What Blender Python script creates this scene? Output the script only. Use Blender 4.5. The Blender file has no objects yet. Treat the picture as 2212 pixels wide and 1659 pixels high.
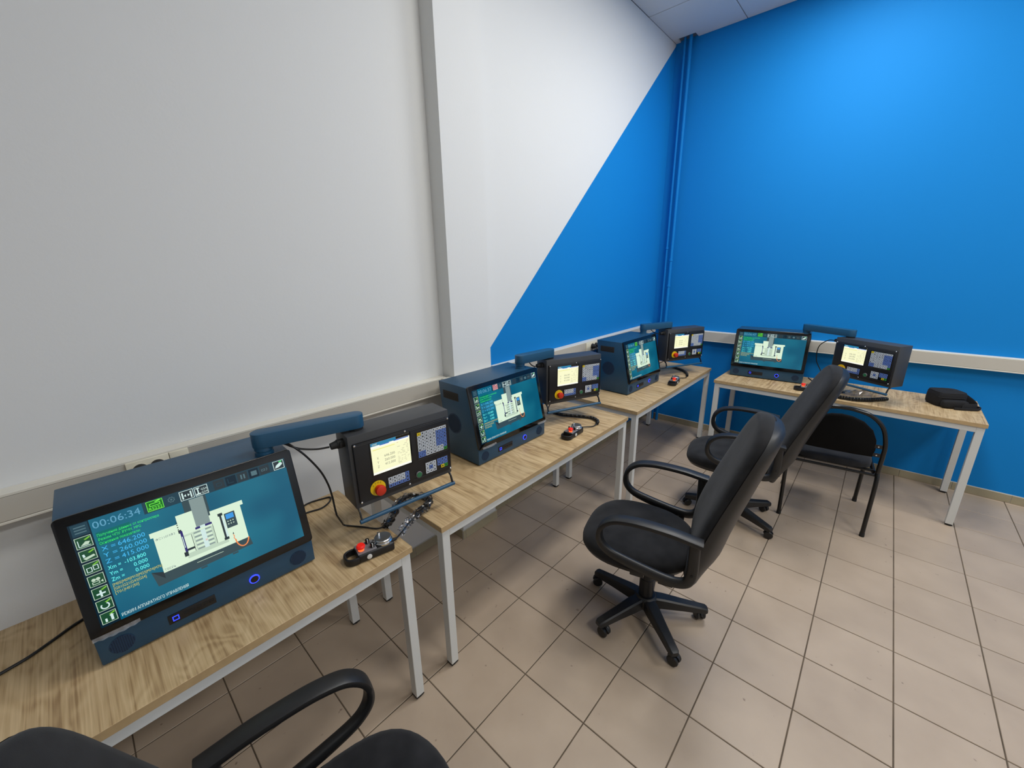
import bpy, bmesh, math, random
from mathutils import Vector, Matrix
random.seed(7)
scene = bpy.context.scene
COL = scene.collection

# ---------------------------------------------------------------- camera, light, exposure
cam_data = bpy.data.cameras.new('camera')
cam = bpy.data.objects.new('camera', cam_data)
COL.objects.link(cam)
cam_data.sensor_width = 36.0
cam_data.lens = 869.763 / 2212 * 36.0
cam_data.clip_start = 0.02
CAM_R = ((0.6713437, -0.7409636, -0.0164496), (-0.2210299, -0.1789788, -0.9587035), (0.7074202, 0.6472554, -0.2839314))
cam.matrix_world = Matrix((
    (CAM_R[0][0], -CAM_R[1][0], -CAM_R[2][0], -0.7261),
    (CAM_R[0][1], -CAM_R[1][1], -CAM_R[2][1], -1.1985),
    (CAM_R[0][2], -CAM_R[1][2], -CAM_R[2][2], 1.7619),
    (0, 0, 0, 1)))
scene.camera = cam
world = bpy.data.worlds.new('world')
scene.world = world
world.use_nodes = True
world.node_tree.nodes['Background'].inputs[0].default_value = (0.5, 0.55, 0.6, 1)
world.node_tree.nodes['Background'].inputs[1].default_value = 0.05
scene.view_settings.view_transform = 'Standard'
scene.view_settings.look = 'None'
scene.view_settings.gamma = 1.0
scene.view_settings.use_curve_mapping = False
scene.view_settings.exposure = 0.0
LAMP_STRENGTH = 22.0
LAMP_COLOR = (1.0, 0.985, 0.945)
# LED panels sit in cells of the 0.6 m ceiling grid: (row from the back wall, column from the left wall, cells long)
LAMP_CELLS = [(1, 2, 2), (1, 6, 2), (4, 2, 1), (5, 6, 2)]

# ---------------------------------------------------------------- helpers
def srgb(r, g, b):
    f = lambda c: (c / 255 / 12.92) if c / 255 <= 0.04045 else ((c / 255 + 0.055) / 1.055) ** 2.4
    return (f(r), f(g), f(b))

MATS = {}
def mat(name, color, rough=0.5, metal=0.0, emit=None, estr=1.0, spec=0.5, coat=0.0, bump=None, vary=None):
    """bump = (scale, strength, distance); vary = (scale, amount) brightness noise of the material itself"""
    if name in MATS:
        return MATS[name]
    m = bpy.data.materials.new(name)
    m.use_nodes = True
    nt = m.node_tree
    p = nt.nodes['Principled BSDF']
    p.inputs['Base Color'].default_value = (*color, 1)
    p.inputs['Roughness'].default_value = rough
    p.inputs['Metallic'].default_value = metal
    p.inputs['Specular IOR Level'].default_value = spec
    p.inputs['Coat Weight'].default_value = coat
    p.inputs['Coat Roughness'].default_value = 0.08
    if emit:
        p.inputs['Emission Color'].default_value = (*emit, 1)
        p.inputs['Emission Strength'].default_value = estr
    if bump or vary:
        tc = nt.nodes.new('ShaderNodeTexCoord')
    if bump:
        n = nt.nodes.new('ShaderNodeTexNoise')
        n.inputs['Scale'].default_value = bump[0]
        n.inputs['Detail'].default_value = 3
        b = nt.nodes.new('ShaderNodeBump')
        b.inputs['Strength'].default_value = bump[1]
        b.inputs['Distance'].default_value = bump[2]
        nt.links.new(tc.outputs['Object'], n.inputs['Vector'])
        nt.links.new(n.outputs['Fac'], b.inputs['Height'])
        nt.links.new(b.outputs['Normal'], p.inputs['Normal'])
    if vary:
        n = nt.nodes.new('ShaderNodeTexNoise')
        n.inputs['Scale'].default_value = vary[0]
        n.inputs['Detail'].default_value = 5
        r = nt.nodes.new('ShaderNodeMapRange')
        r.inputs['From Min'].default_value = 0.3
        r.inputs['From Max'].default_value = 0.7
        r.inputs['To Min'].default_value = 1 - vary[1]
        r.inputs['To Max'].default_value = 1 + vary[1]
        mx = nt.nodes.new('ShaderNodeVectorMath')
        mx.operation = 'SCALE'
        mx.inputs[0].default_value = color
        nt.links.new(tc.outputs['Object'], n.inputs['Vector'])
        nt.links.new(n.outputs['Fac'], r.inputs['Value'])
        nt.links.new(r.outputs['Result'], mx.inputs['Scale'])
        nt.links.new(mx.outputs['Vector'], p.inputs['Base Color'])
    MATS[name] = m
    return m

def finish(name, bm, mats, parent=None, smooth=35, loc=None, rotz=0):
    me = bpy.data.meshes.new(name)
    bm.normal_update()
    bm.to_mesh(me)
    bm.free()
    if not isinstance(mats, (list, tuple)):
        mats = [mats]
    for m in mats:
        me.materials.append(m)
    if smooth:
        me.polygons.foreach_set('use_smooth', [True] * len(me.polygons))
        me.set_sharp_from_angle(angle=math.radians(smooth))
    return link(name, me, parent, loc, rotz)

def link(name, me, parent=None, loc=None, rotz=0):
    o = bpy.data.objects.new(name, me)
    COL.objects.link(o)
    if parent is not None:
        o.parent = parent
    if loc is not None:
        o.location = loc
    if rotz:
        o.rotation_euler = (0, 0, rotz)
    return o

def tag(o, label=None, cat=None, group=None, kind=None):
    if label: o['label'] = label
    if cat: o['category'] = cat
    if group: o['group'] = group
    if kind: o['kind'] = kind
    return o

def thing(name, label, cat, loc=(0, 0, 0), rotz=0, group=None):
    o = bpy.data.objects.new(name, None)
    o.empty_display_size = 0.1
    COL.objects.link(o)
    o.location = loc
    o.rotation_euler = (0, 0, rotz)
    return tag(o, label, cat, group)

def copy_tree(o, parent=None):
    c = o.copy()
    COL.objects.link(c)
    c.parent = parent
    for ch in list(o.children):
        copy_tree(ch, c)
    return c

def B():
    return bmesh.new()

def xf(M, p):
    return (M @ Vector(p)) if M is not None else Vector(p)

def box(bm, lo, hi, bev=0.0, M=None, mi=0, seg=2):
    t = bmesh.new()
    co = [(x, y, z) for z in (lo[2], hi[2]) for y in (lo[1], hi[1]) for x in (lo[0], hi[0])]
    v = [t.verts.new(c) for c in co]
    for f in ((0, 2, 3, 1), (4, 5, 7, 6), (0, 1, 5, 4), (2, 6, 7, 3), (0, 4, 6, 2), (1, 3, 7, 5)):
        t.faces.new([v[i] for i in f])
    if bev:
        bmesh.ops.bevel(t, geom=t.edges[:], offset=bev, segments=seg, profile=0.5, affect='EDGES')
    merge(bm, t, M, mi)

def merge(bm, t, M=None, mi=0):
    vm = {}
    for v in t.verts:
        vm[v] = bm.verts.new(xf(M, v.co))
    for f in t.faces:
        try:
            nf = bm.faces.new([vm[v] for v in f.verts])
            nf.material_index = mi
        except ValueError:
            pass
    t.free()

def prism(bm, poly, d, plane='xy', off=0.0, bev=0.0, M=None, mi=0):
    """extrude a 2-D polygon by d; plane xy -> along z, xz -> along y, yz -> along x"""
    def to3(p, h):
        if plane == 'xy': return (p[0], p[1], h)
        if plane == 'xz': return (p[0], h, p[1])
        return (h, p[0], p[1])
    t = bmesh.new()
    a = [t.verts.new(to3(p, off)) for p in poly]
    b = [t.verts.new(to3(p, off + d)) for p in poly]
    n = len(poly)
    t.faces.new(a[::-1])
    t.faces.new(b)
    for i in range(n):
        t.faces.new((a[i], a[(i + 1) % n], b[(i + 1) % n], b[i]))
    bmesh.ops.recalc_face_normals(t, faces=t.faces[:])
    if bev:
        bmesh.ops.bevel(t, geom=t.edges[:], offset=bev, segments=2, profile=0.5, affect='EDGES')
    merge(bm, t, M, mi)

def rings(bm, rr, close=True, cap0=True, cap1=True, mi=0, M=None):
    """loft a list of rings (each a list of points)"""
    vs = [[bm.verts.new(xf(M, p)) for p in r] for r in rr]
    n = len(vs[0])
    for i in range(len(vs) - 1):
        for j in range(n if close else n - 1):
            k = (j + 1) % n
            f = bm.faces.new((vs[i][j], vs[i][k], vs[i + 1][k], vs[i + 1][j]))
            f.material_index = mi
    if cap0: bm.faces.new(vs[0][::-1]).material_index = mi
    if cap1: bm.faces.new(vs[-1]).material_index = mi

def lathe(bm, prof, seg=20, M=None, mi=0):
    """profile (r, z) turned about z"""
    rr = [[(max(r, 1e-5) * math.cos(2 * math.pi * i / seg), max(r, 1e-5) * math.sin(2 * math.pi * i / seg), z)
           for i in range(seg)] for r, z in prof]
    rings(bm, rr, M=M, mi=mi)

def axis_matrix(p0, d):
    d = Vector(d).normalized()
    q = Vector((0, 0, 1)).rotation_difference(d)
    return Matrix.Translation(Vector(p0)) @ q.to_matrix().to_4x4()

def cyl(bm, p0, p1, r, r1=None, seg=16, mi=0, bev=0.0):
    p0, p1 = Vector(p0), Vector(p1)
    L = (p1 - p0).length
    r1 = r if r1 is None else r1
    prof = [(r, 0), (r1, L)]
    if bev:
        prof = [(r - bev, 0), (r, bev), (r1, L - bev), (r1 - bev, L)]
    lathe(bm, prof, seg, axis_matrix(p0, p1 - p0), mi)

def smooth_path(pts, n=8, closed=False):
    P = [Vector(p) for p in pts]
    out = []
    m = len(P)
    for i in range(m if closed else m - 1):
        p0 = P[(i - 1) % m] if closed or i > 0 else P[0] * 2 - P[1]
        p1, p2 = P[i], P[(i + 1) % m]
        p3 = P[(i + 2) % m] if closed or i + 2 < m else P[-1] * 2 - P[-2]
        for k in range(n):
            t = k / n
            out.append(0.5 * ((2 * p1) + (-p0 + p2) * t + (2 * p0 - 5 * p1 + 4 * p2 - p3) * t * t
                              + (-p0 + 3 * p1 - 3 * p2 + p3) * t ** 3))
    if not closed:
        out.append(P[-1])
    return out

def frames(path, up=None, closed=False):
    n = len(path)
    T = []
    for i in range(n):
        a = path[(i - 1) % n] if closed else path[max(i - 1, 0)]
        b = path[(i + 1) % n] if closed else path[min(i + 1, n - 1)]
        T.append((b - a).normalized())
    N = []
    if up is not None:
        for t in T:
            s = Vector(up)
            s = (s - t * s.dot(t)).normalized()
            N.append(s)
    else:
        s = T[0].orthogonal().normalized()
        for i, t in enumerate(T):
            if i:
                s = T[i - 1].rotation_difference(t) @ s
            s = (s - t * s.dot(t)).normalized()
            N.append(s)
    return T, N

def tube(bm, path, r, seg=8, up=None, ry=None, closed=False, power=2.0, mi=0, M=None):
    """sweep; r along N (the up vector), ry along the binormal; r may be a function of 0..1"""
    path = [Vector(p) for p in path]
    T, N = frames(path, up, closed)
    rr = []
    n = len(path)
    for i in range(n):
        s = i / max(n - 1, 1)
        a = r(s) if callable(r) else r
        b = a if ry is None else (ry(s) if callable(ry) else ry)
        Bn = T[i].cross(N[i])
        ring = []
        for j in range(seg):
            th = 2 * math.pi * j / seg
            c, sn = math.cos(th), math.sin(th)
            cx = math.copysign(abs(c) ** (2 / power), c)
            sx = math.copysign(abs(sn) ** (2 / power), sn)
            ring.append(path[i] + N[i] * a * cx + Bn * b * sx)
        rr.append(ring)
    if closed:
        rr.append(rr[0])
        vs = [[bm.verts.new(xf(M, p)) for p in q] for q in rr[:-1]]
        for i in range(n):
            for j in range(seg):
                k = (j + 1) % seg
                bm.faces.new((vs[i][j], vs[i][k], vs[(i + 1) % n][k], vs[(i + 1) % n][j])).material_index = mi
    else:
        rings(bm, rr, M=M, mi=mi)

def coil(bm, path, R, r, pitch, seg=5, per=9):
    """a helix of wire radius r wound with radius R about the path"""
    path = [Vector(p) for p in path]
    T, N = frames(path)
    L = [0.0]
    for a, b in zip(path, path[1:]):
        L.append(L[-1] + (b - a).length)
    turns = L[-1] / pitch
    k = int(turns * per)
    pts = []
    i = 0
    for q in range(k + 1):
        s = L[-1] * q / k
        while i < len(path) - 2 and L[i + 1] < s: i += 1
        t = (s - L[i]) / max(L[i + 1] - L[i], 1e-9)
        p = path[i].lerp(path[i + 1], t)
        n = N[i].lerp(N[i + 1], t).normalized()
        tt = T[i].lerp(T[i + 1], t).normalized()
        b = tt.cross(n)
        th = 2 * math.pi * s / pitch
        pts.append(p + n * R * math.cos(th) + b * R * math.sin(th))
    tube(bm, pts, r, seg)

def superring(a, b, n, power, z=0.0, cx=0.0, cy=0.0):
    out = []
    for j in range(n):
        th = 2 * math.pi * j / n
        c, s = math.cos(th), math.sin(th)
        out.append((cx + a * math.copysign(abs(c) ** (2 / power), c), cy + b * math.copysign(abs(s) ** (2 / power), s), z))
    return out

def text_geo(s, size=1.0, align='LEFT'):
    """filled outlines of a string in the built-in font: (verts2d, faces)"""
    c = bpy.data.curves.new('t', 'FONT')
    c.body = s
    c.size = size
    c.align_x = align
    c.resolution_u = 2
    o = bpy.data.objects.new('t', c)
    COL.objects.link(o)
    dg = bpy.context.evaluated_depsgraph_get()
    me = o.evaluated_get(dg).to_mesh()
    v = [tuple(p.co[:2]) for p in me.vertices]
    f = [tuple(p.vertices) for p in me.polygons]
    o.evaluated_get(dg).to_mesh_clear()
    bpy.data.objects.remove(o)
    bpy.data.curves.remove(c)
    return v, f

class Sheet:
    """flat print on a plane: u right 0..1, v down 0..1; each layer lies a hair in front of the last"""
    def __init__(self, o, ex, ey, n, w, h):
        self.o, self.ex, self.ey, self.n, self.w, self.h = Vector(o), Vector(ex), Vector(ey), Vector(n), w, h
        self.bm = bmesh.new()
        self.mats = []
    def mi(self, m):
        if m not in self.mats: self.mats.append(m)
        return self.mats.index(m)
    def pt(self, u, v, l):
        return self.o + self.ex * (u * self.w) + self.ey * ((1 - v) * self.h) + self.n * (0.00025 * l)
    def poly(self, pts, m, l=1):
        f = self.bm.faces.new([self.bm.verts.new(self.pt(u, v, l)) for u, v in pts])
        f.material_index = self.mi(m)
        f.normal_update()
        if f.normal.dot(self.n) < 0: f.normal_flip()
    def rect(self, u0, v0, u1, v1, m, l=1):
        self.poly([(u0, v1), (u1, v1), (u1, v0), (u0, v0)], m, l)
    def frame(self, u0, v0, u1, v1, m, l=1, t=0.004):
        tv = t * self.w / self.h
        self.rect(u0, v0, u1, v0 + tv, m, l); self.rect(u0, v1 - tv, u1, v1, m, l)
        self.rect(u0, v0 + tv, u0 + t, v1 - tv, m, l); self.rect(u1 - t, v0 + tv, u1, v1 - tv, m, l)
    def disc(self, u, v, r, m, l=1, seg=16, a0=0, a1=2 * math.pi):
        k = self.w / self.h
        self.poly([(u + r * math.cos(a0 + (a1 - a0) * i / seg), v - r * k * math.sin(a0 + (a1 - a0) * i / seg)) for i in range(seg)], m, l)
    def line(self, pts, m, l=1, t=0.004):
        k = self.w / self.h
        for (u0, v0), (u1, v1) in zip(pts, pts[1:]):
            du, dv = u1 - u0, (v1 - v0) / k
            d = math.hypot(du, dv) or 1
            nu, nv = -dv / d * t / 2, du / d * t / 2 * k
            self.poly([(u0 + nu, v0 + nv), (u1 + nu, v1 + nv), (u1 - nu, v1 - nv), (u0 - nu, v0 - nv)], m, l)
    def text(self, s, u, v, hgt, m, l=1, align='LEFT', width=None):
        """hgt = capital height as a share of the sheet height; width = share of the sheet width to fill"""
        vv, ff = text_geo(s)
        if not vv: return
        sy = hgt * self.h / 0.70
        sx = sy
        xs = [p[0] for p in vv]
        if width: sx = width * self.w / (max(xs) - min(xs))
        x0 = min(xs) if align == 'LEFT' else (max(xs) if align == 'RIGHT' else (max(xs) + min(xs)) / 2)
        base = self.pt(u, v, l)
        vs = [self.bm.verts.new(base + self.ex * ((p[0] - x0) * sx) + self.ey * (p[1] * sy)) for p in vv]
        k = self.mi(m)
        for f in ff:
            try:
                fc = self.bm.faces.new([vs[i] for i in f])
                fc.material_index = k
            except ValueError:
                pass
    def mesh(self, name):
        me = bpy.data.meshes.new(name)
        self.bm.to_mesh(me)
        self.bm.free()
        for m in self.mats: me.materials.append(m)
        return me

# ---------------------------------------------------------------- materials
def paint(name, c):
    return mat(name, c, 0.75, bump=(90, 0.12, 0.002), spec=0.3)
WHITE_PAINT = paint('white_wall_paint', (0.76, 0.77, 0.765))
BLUE_PAINT = mat('blue_wall_paint', (0.004, 0.222, 0.625), 0.66, bump=(90, 0.12, 0.002), spec=0.2)
CEIL = mat('ceiling_board', (0.72, 0.73, 0.73), 0.9, bump=(160, 0.2, 0.002))
CEIL_GAP = mat('ceiling_grid_gap', (0.16, 0.18, 0.19), 0.8)
GROUT = mat('floor_grout', srgb(92, 80, 66), 0.9, bump=(60, 0.5, 0.002), vary=(9, 0.35))
SKIRT = mat('skirting_tile_glaze', srgb(164, 154, 128), 0.4, vary=(6, 0.08))
SKIRT_EDGE = mat('skirting_grout_edge', srgb(205, 203, 195), 0.8)
PVC = mat('trunking_plastic', srgb(226, 222, 210), 0.42)
PVC_F = mat('trunking_cover_plastic', srgb(196, 191, 180), 0.45)
PVC_IN = mat('trunking_seam', srgb(120, 114, 100), 0.8)
SOCK = mat('socket_plastic', srgb(238, 232, 210), 0.35)
STEEL_WHITE = mat('table_frame_powder_coat', srgb(214, 215, 212), 0.5, bump=(300, 0.05, 0.001))
RUBBER = mat('black_rubber', srgb(24, 24, 25), 0.7)
EDGE = mat('table_edge_band', srgb(186, 158, 116), 0.5, vary=(30, 0.08))
NAVY = mat('navy_blue_steel', srgb(34, 74, 102), 0.40, bump=(400, 0.04, 0.001))
NAVY_ARM = mat('navy_blue_arm_paint', srgb(30, 80, 112), 0.42)
NAVY_DARK = mat('navy_speaker_mesh', srgb(22, 52, 82), 0.6)
HOLE = mat('navy_perforation', srgb(12, 30, 48), 0.8)
VENT = mat('vent_mesh_brown_black', srgb(48, 42, 36), 0.7)
GLASS_BLACK = mat('screen_bezel_black', srgb(9, 9, 10), 0.12, spec=0.5)
PANEL_BLACK = mat('control_box_dark_grey', srgb(62, 63, 65), 0.45, bump=(500, 0.08, 0.001))
PLATE_BLACK = mat('control_plate_black', srgb(24, 24, 27), 0.42)
CHROME = mat('chrome', (0.75, 0.76, 0.77), 0.16, 1.0)
SILVER = mat('silver_dial', (0.62, 0.63, 0.64), 0.32, 1.0)
CABLE = mat('black_cable', srgb(20, 20, 21), 0.45)
PLASTIC = mat('black_plastic', srgb(30, 30, 31), 0.42, bump=(350, 0.1, 0.001))
PLASTIC_GLOSS = mat('black_gloss_plastic', srgb(22, 22, 24), 0.22)
CASTER = mat('caster_black', srgb(26, 25, 25), 0.4)
TUBE_BLACK = mat('black_enamel_tube', srgb(16, 16, 17), 0.2)
RED_CAP = mat('red_button', srgb(205, 48, 22), 0.35)
RED_GLOW = mat('red_button_lit', srgb(220, 30, 20), 0.3, emit=srgb(255, 40, 20), estr=0.25)
AMBER = mat('amber_glow_ring', srgb(255, 120, 60), 0.4, emit=srgb(255, 110, 50), estr=0.9)
YELLOW = mat('yellow_disc', srgb(240, 205, 20), 0.45)
GREEN = mat('green_button', srgb(40, 110, 70), 0.4)
KEY_W = mat('key_white', srgb(205, 212, 220), 0.5)
KEY_B = mat('key_blue', srgb(95, 125, 195), 0.5)
KEY_T = mat('key_print_dark', srgb(40, 42, 50), 0.6)
KEY_G = mat('key_green', srgb(50, 150, 50), 0.5)
KEY_Y = mat('key_yellow', srgb(232, 205, 30), 0.5)
GREY_PLATE = mat('pendant_grey_plate', srgb(120, 118, 122), 0.45)
PEND = mat('pendant_black', srgb(22, 22, 24), 0.4)
PEND_W = mat('pendant_white_button', srgb(225, 224, 220), 0.4)
LED_BLUE = mat('blue_led', srgb(20, 30, 120), 0.4, emit=srgb(52, 72, 255), estr=1.5)
NYLON = mat('black_nylon', srgb(17, 17, 21), 0.85, bump=(600, 0.5, 0.001))
NYLON_B = mat('black_back_cover', srgb(15, 15, 16), 0.9, spec=0.2)
WHITE_TAG = mat('white_paper_tag', srgb(225, 225, 220), 0.7)

def fabric():
    m = mat('charcoal_fabric', srgb(50, 50, 53), 0.95, spec=0.2)
    nt = m.node_tree
    p = nt.nodes['Principled BSDF']
    tc = nt.nodes.new('ShaderNodeTexCoord')
    n = nt.nodes.new('ShaderNodeTexNoise'); n.inputs['Scale'].default_value = 900
    n2 = nt.nodes.new('ShaderNodeTexNoise'); n2.inputs['Scale'].default_value = 14
    b = nt.nodes.new('ShaderNodeBump'); b.inputs['Strength'].default_value = 0.35; b.inputs['Distance'].default_value = 0.001
    r = nt.nodes.new('ShaderNodeValToRGB')
    r.color_ramp.elements[0].position = 0.3; r.color_ramp.elements[0].color = (*srgb(29, 29, 31), 1)
    r.color_ramp.elements[1].position = 0.75; r.color_ramp.elements[1].color = (*srgb(43, 43, 45), 1)
    nt.links.new(tc.outputs['Object'], n.inputs['Vector']); nt.links.new(tc.outputs['Object'], n2.inputs['Vector'])
    nt.links.new(n.outputs['Fac'], b.inputs['Height']); nt.links.new(b.outputs['Normal'], p.inputs['Normal'])
    nt.links.new(n2.outputs['Fac'], r.inputs['Fac']); nt.links.new(r.outputs['Color'], p.inputs['Base Color'])
    p.inputs['Sheen Weight'].default_value = 0.10
    return m
FABRIC = fabric()

def tile_material():
    m = bpy.data.materials.new('floor_tile_glaze')
    m.use_nodes = True
    nt = m.node_tree
    p = nt.nodes['Principled BSDF']
    oi = nt.nodes.new('ShaderNodeObjectInfo')
    tc = nt.nodes.new('ShaderNodeTexCoord')
    geo = nt.nodes.new('ShaderNodeNewGeometry')
    n = nt.nodes.new('ShaderNodeTexNoise'); n.inputs['Scale'].default_value = 5; n.inputs['Detail'].default_value = 6
    d = nt.nodes.new('ShaderNodeTexNoise'); d.inputs['Scale'].default_value = 26; d.inputs['Detail'].default_value = 2
    r = nt.nodes.new('ShaderNodeValToRGB')
    r.color_ramp.elements[0].position = 0.25; r.color_ramp.elements[0].color = (*srgb(174, 155, 135), 1)
    r.color_ramp.elements[1].position = 0.8; r.color_ramp.elements[1].color = (*srgb(188, 169, 148), 1)
    hs = nt.nodes.new('ShaderNodeHueSaturation')
    mr = nt.nodes.new('ShaderNodeMapRange')
    mr.inputs['To Min'].default_value = 0.95; mr.inputs['To Max'].default_value = 1.05
    dr = nt.nodes.new('ShaderNodeValToRGB')      # small scuffs and dirt specks on the glaze
    dr.color_ramp.elements[0].position = 0.715; dr.color_ramp.elements[0].color = (0, 0, 0, 1)
    dr.color_ramp.elements[1].position = 0.80; dr.color_ramp.elements[1].color = (1, 1, 1, 1)
    mix = nt.nodes.new('ShaderNodeMixRGB')
    mix.inputs['Color2'].default_value = (*srgb(120, 100, 84), 1)
    nt.links.new(geo.outputs['Position'], n.inputs['Vector'])
    nt.links.new(geo.outputs['Position'], d.inputs['Vector'])
    nt.links.new(n.outputs['Fac'], r.inputs['Fac'])
    nt.links.new(oi.outputs['Random'], mr.inputs['Value'])
    nt.links.new(mr.outputs['Result'], hs.inputs['Value'])
    nt.links.new(r.outputs['Color'], hs.inputs['Color'])
    nt.links.new(d.outputs['Fac'], dr.inputs['Fac'])
    nt.links.new(dr.outputs['Color'], mix.inputs['Fac'])
    nt.links.new(hs.outputs['Color'], mix.inputs['Color1'])
    nt.links.new(mix.outputs['Color'], p.inputs['Base Color'])
    rr = nt.nodes.new('ShaderNodeMapRange')
    rr.inputs['To Min'].default_value = 0.30; rr.inputs['To Max'].default_value = 0.48
    nt.links.new(n.outputs['Fac'], rr.inputs['Value'])
    nt.links.new(rr.outputs['Result'], p.inputs['Roughness'])
    b = nt.nodes.new('ShaderNodeBump'); b.inputs['Strength'].default_value = 0.08; b.inputs['Distance'].default_value = 0.002
    nt.links.new(d.outputs['Fac'], b.inputs['Height'])
    nt.links.new(b.outputs['Normal'], p.inputs['Normal'])
    return m
TILE = tile_material()

def wood_material():
    """pale sonoma-oak laminate: the grain runs along local y, boards about 19 cm wide side by side in x"""
    m = bpy.data.materials.new('oak_laminate')
    m.use_nodes = True
    nt = m.node_tree
    N, Lk = nt.nodes.new, nt.links.new
    p = nt.nodes['Principled BSDF']
    tc = N('ShaderNodeTexCoord')
    oi = N('ShaderNodeObjectInfo')
    sp = N('ShaderNodeSeparateXYZ'); Lk(tc.outputs['Object'], sp.inputs[0])
    sc = N('ShaderNodeMath'); sc.operation = 'MULTIPLY_ADD'; sc.inputs[1].default_value = 1 / 0.19
    off = N('ShaderNodeMath'); off.operation = 'MULTIPLY'; off.inputs[1].default_value = 17.3
    Lk(oi.outputs['Random'], off.inputs[0])
    Lk(sp.outputs['X'], sc.inputs[0]); Lk(off.outputs[0], sc.inputs[2])
    fl = N('ShaderNodeMath'); fl.operation = 'FLOOR'; Lk(sc.outputs[0], fl.inputs[0])
    wn = N('ShaderNodeTexWhiteNoise'); wn.noise_dimensions = '1D'; Lk(fl.outputs[0], wn.inputs['W'])
    shift = N('ShaderNodeMath'); shift.operation = 'MULTIPLY'; shift.inputs[1].default_value = 40; Lk(wn.outputs['Value'], shift.inputs[0])
    cmb = N('ShaderNodeCombineXYZ')
    Lk(sp.outputs['X'], cmb.inputs[0]); Lk(sp.outputs['Y'], cmb.inputs[1]); Lk(shift.outputs[0], cmb.inputs[2])
    def noise(sx, sy, scale, detail, dist=0.0):
        mp = N('ShaderNodeMapping'); mp.inputs['Scale'].default_value = (sx, sy, 1)
        Lk(cmb.outputs[0], mp.inputs['Vector'])
        t = N('ShaderNodeTexNoise'); t.inputs['Scale'].default_value = scale; t.inputs['Detail'].default_value = detail
        t.inputs['Distortion'].default_value = dist
        Lk(mp.outputs[0], t.inputs['Vector'])
        return t
    fine = noise(120, 2.6, 1.6, 4, 0.2)
    mid = noise(26, 1.3, 1.0, 4, 0.8)
    big = noise(7, 3.0, 1.0, 2, 0.6)
    # cathedral figure: contour lines of a stretched noise
    wv = N('ShaderNodeMath'); wv.operation = 'MULTIPLY'; wv.inputs[1].default_value = 55; Lk(big.outputs['Fac'], wv.inputs[0])
    sn = N('ShaderNodeMath'); sn.operation = 'SINE'; Lk(wv.outputs[0], sn.inputs[0])
    r1 = N('ShaderNodeValToRGB')
    e = r1.color_ramp.elements
    e[0].position = 0.34; e[0].color = (*srgb(156, 126, 87), 1)
    e[1].position = 0.64; e[1].color = (*srgb(214, 187, 144), 1)
    k = r1.color_ramp.elements.new(0.47); k.color = (*srgb(192, 163, 120), 1)
    a = N('ShaderNodeMath'); a.operation = 'MULTIPLY_ADD'; a.inputs[1].default_value = 0.52
    Lk(fine.outputs['Fac'], a.inputs[0])
    b = N('ShaderNodeMath'); b.operation = 'MULTIPLY_ADD'; b.inputs[1].default_value = 0.48; b.inputs[2].default_value = 0.0
    Lk(mid.outputs['Fac'], b.inputs[0]); Lk(b.outputs[0], a.inputs[2])
    c = N('ShaderNodeMath'); c.operation = 'MULTIPLY_ADD'; c.inputs[1].default_value = 0.045; Lk(sn.outputs[0], c.inputs[0]); Lk(a.outputs[0], c.inputs[2])
    Lk(c.outputs[0], r1.inputs['Fac'])
    hs = N('ShaderNodeHueSaturation')
    mr = N('ShaderNodeMapRange'); mr.inputs['To Min'].default_value = 0.90; mr.inputs['To Max'].default_value = 1.06
    Lk(wn.outputs['Value'], mr.inputs['Value']); Lk(mr.outputs['Result'], hs.inputs['Value'])
    Lk(r1.outputs['Color'], hs.inputs['Color'])
    Lk(hs.outputs['Color'], p.inputs['Base Color'])
    p.inputs['Roughness'].default_value = 0.42
    bp = N('ShaderNodeBump'); bp.inputs['Strength'].default_value = 0.12; bp.inputs['Distance'].default_value = 0.001
    Lk(fine.outputs['Fac'], bp.inputs['Height']); Lk(bp.outputs['Normal'], p.inputs['Normal'])
    return m
WOOD = wood_material()

def film_material():
    m = bpy.data.materials.new('clear_plastic_film')
    m.use_nodes = True
    nt = m.node_tree
    nt.nodes.remove(nt.nodes['Principled BSDF'])
    out = nt.nodes['Material Output']
    tr = nt.nodes.new('ShaderNodeBsdfTransparent'); tr.inputs[0].default_value = (0.98, 0.98, 0.985, 1)
    gl = nt.nodes.new('ShaderNodeBsdfGlossy'); gl.inputs['Roughness'].default_value = 0.12; gl.inputs['Color'].default_value = (0.95, 0.95, 0.96, 1)
    fr = nt.nodes.new('ShaderNodeFresnel'); fr.inputs['IOR'].default_value = 1.5
    ad = nt.nodes.new('ShaderNodeMath'); ad.operation = 'ADD'; ad.inputs[1].default_value = 0.012
    mx = nt.nodes.new('ShaderNodeMixShader')
    nt.links.new(fr.outputs[0], ad.inputs[0]); nt.links.new(ad.outputs[0], mx.inputs[0])
    tl = nt.nodes.new('ShaderNodeBsdfTranslucent'); tl.inputs[0].default_value = (0.9, 0.9, 0.92, 1)
    m2 = nt.nodes.new('ShaderNodeMixShader'); m2.inputs[0].default_value = 0.05
    nt.links.new(tr.outputs[0], m2.inputs[1]); nt.links.new(tl.outputs[0], m2.inputs[2])
    nt.links.new(m2.outputs[0], mx.inputs[1]); nt.links.new(gl.outputs[0], mx.inputs[2])
    nt.links.new(mx.outputs[0], out.inputs[0])
    return m
FILM = film_material()
FILM_EDGE = mat('milky_film_edge', (0.85, 0.85, 0.87), 0.25)
FILM_EDGE.node_tree.nodes['Principled BSDF'].inputs['Alpha'].default_value = 0.2

# ---------------------------------------------------------------- the room
YL, YP, YR = 0.717, 0.61, 0.677          # left wall, pillar front, left wall beyond the pillar
XB = 3.69                                # blue back wall
XF, YS = -3.4, -4.6                      # walls behind and to the right of the camera
HC = 3.72
PX0, PX1 = 0.745, 1.052                  # the pillar
TP = 0.305                               # floor tile pitch

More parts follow.
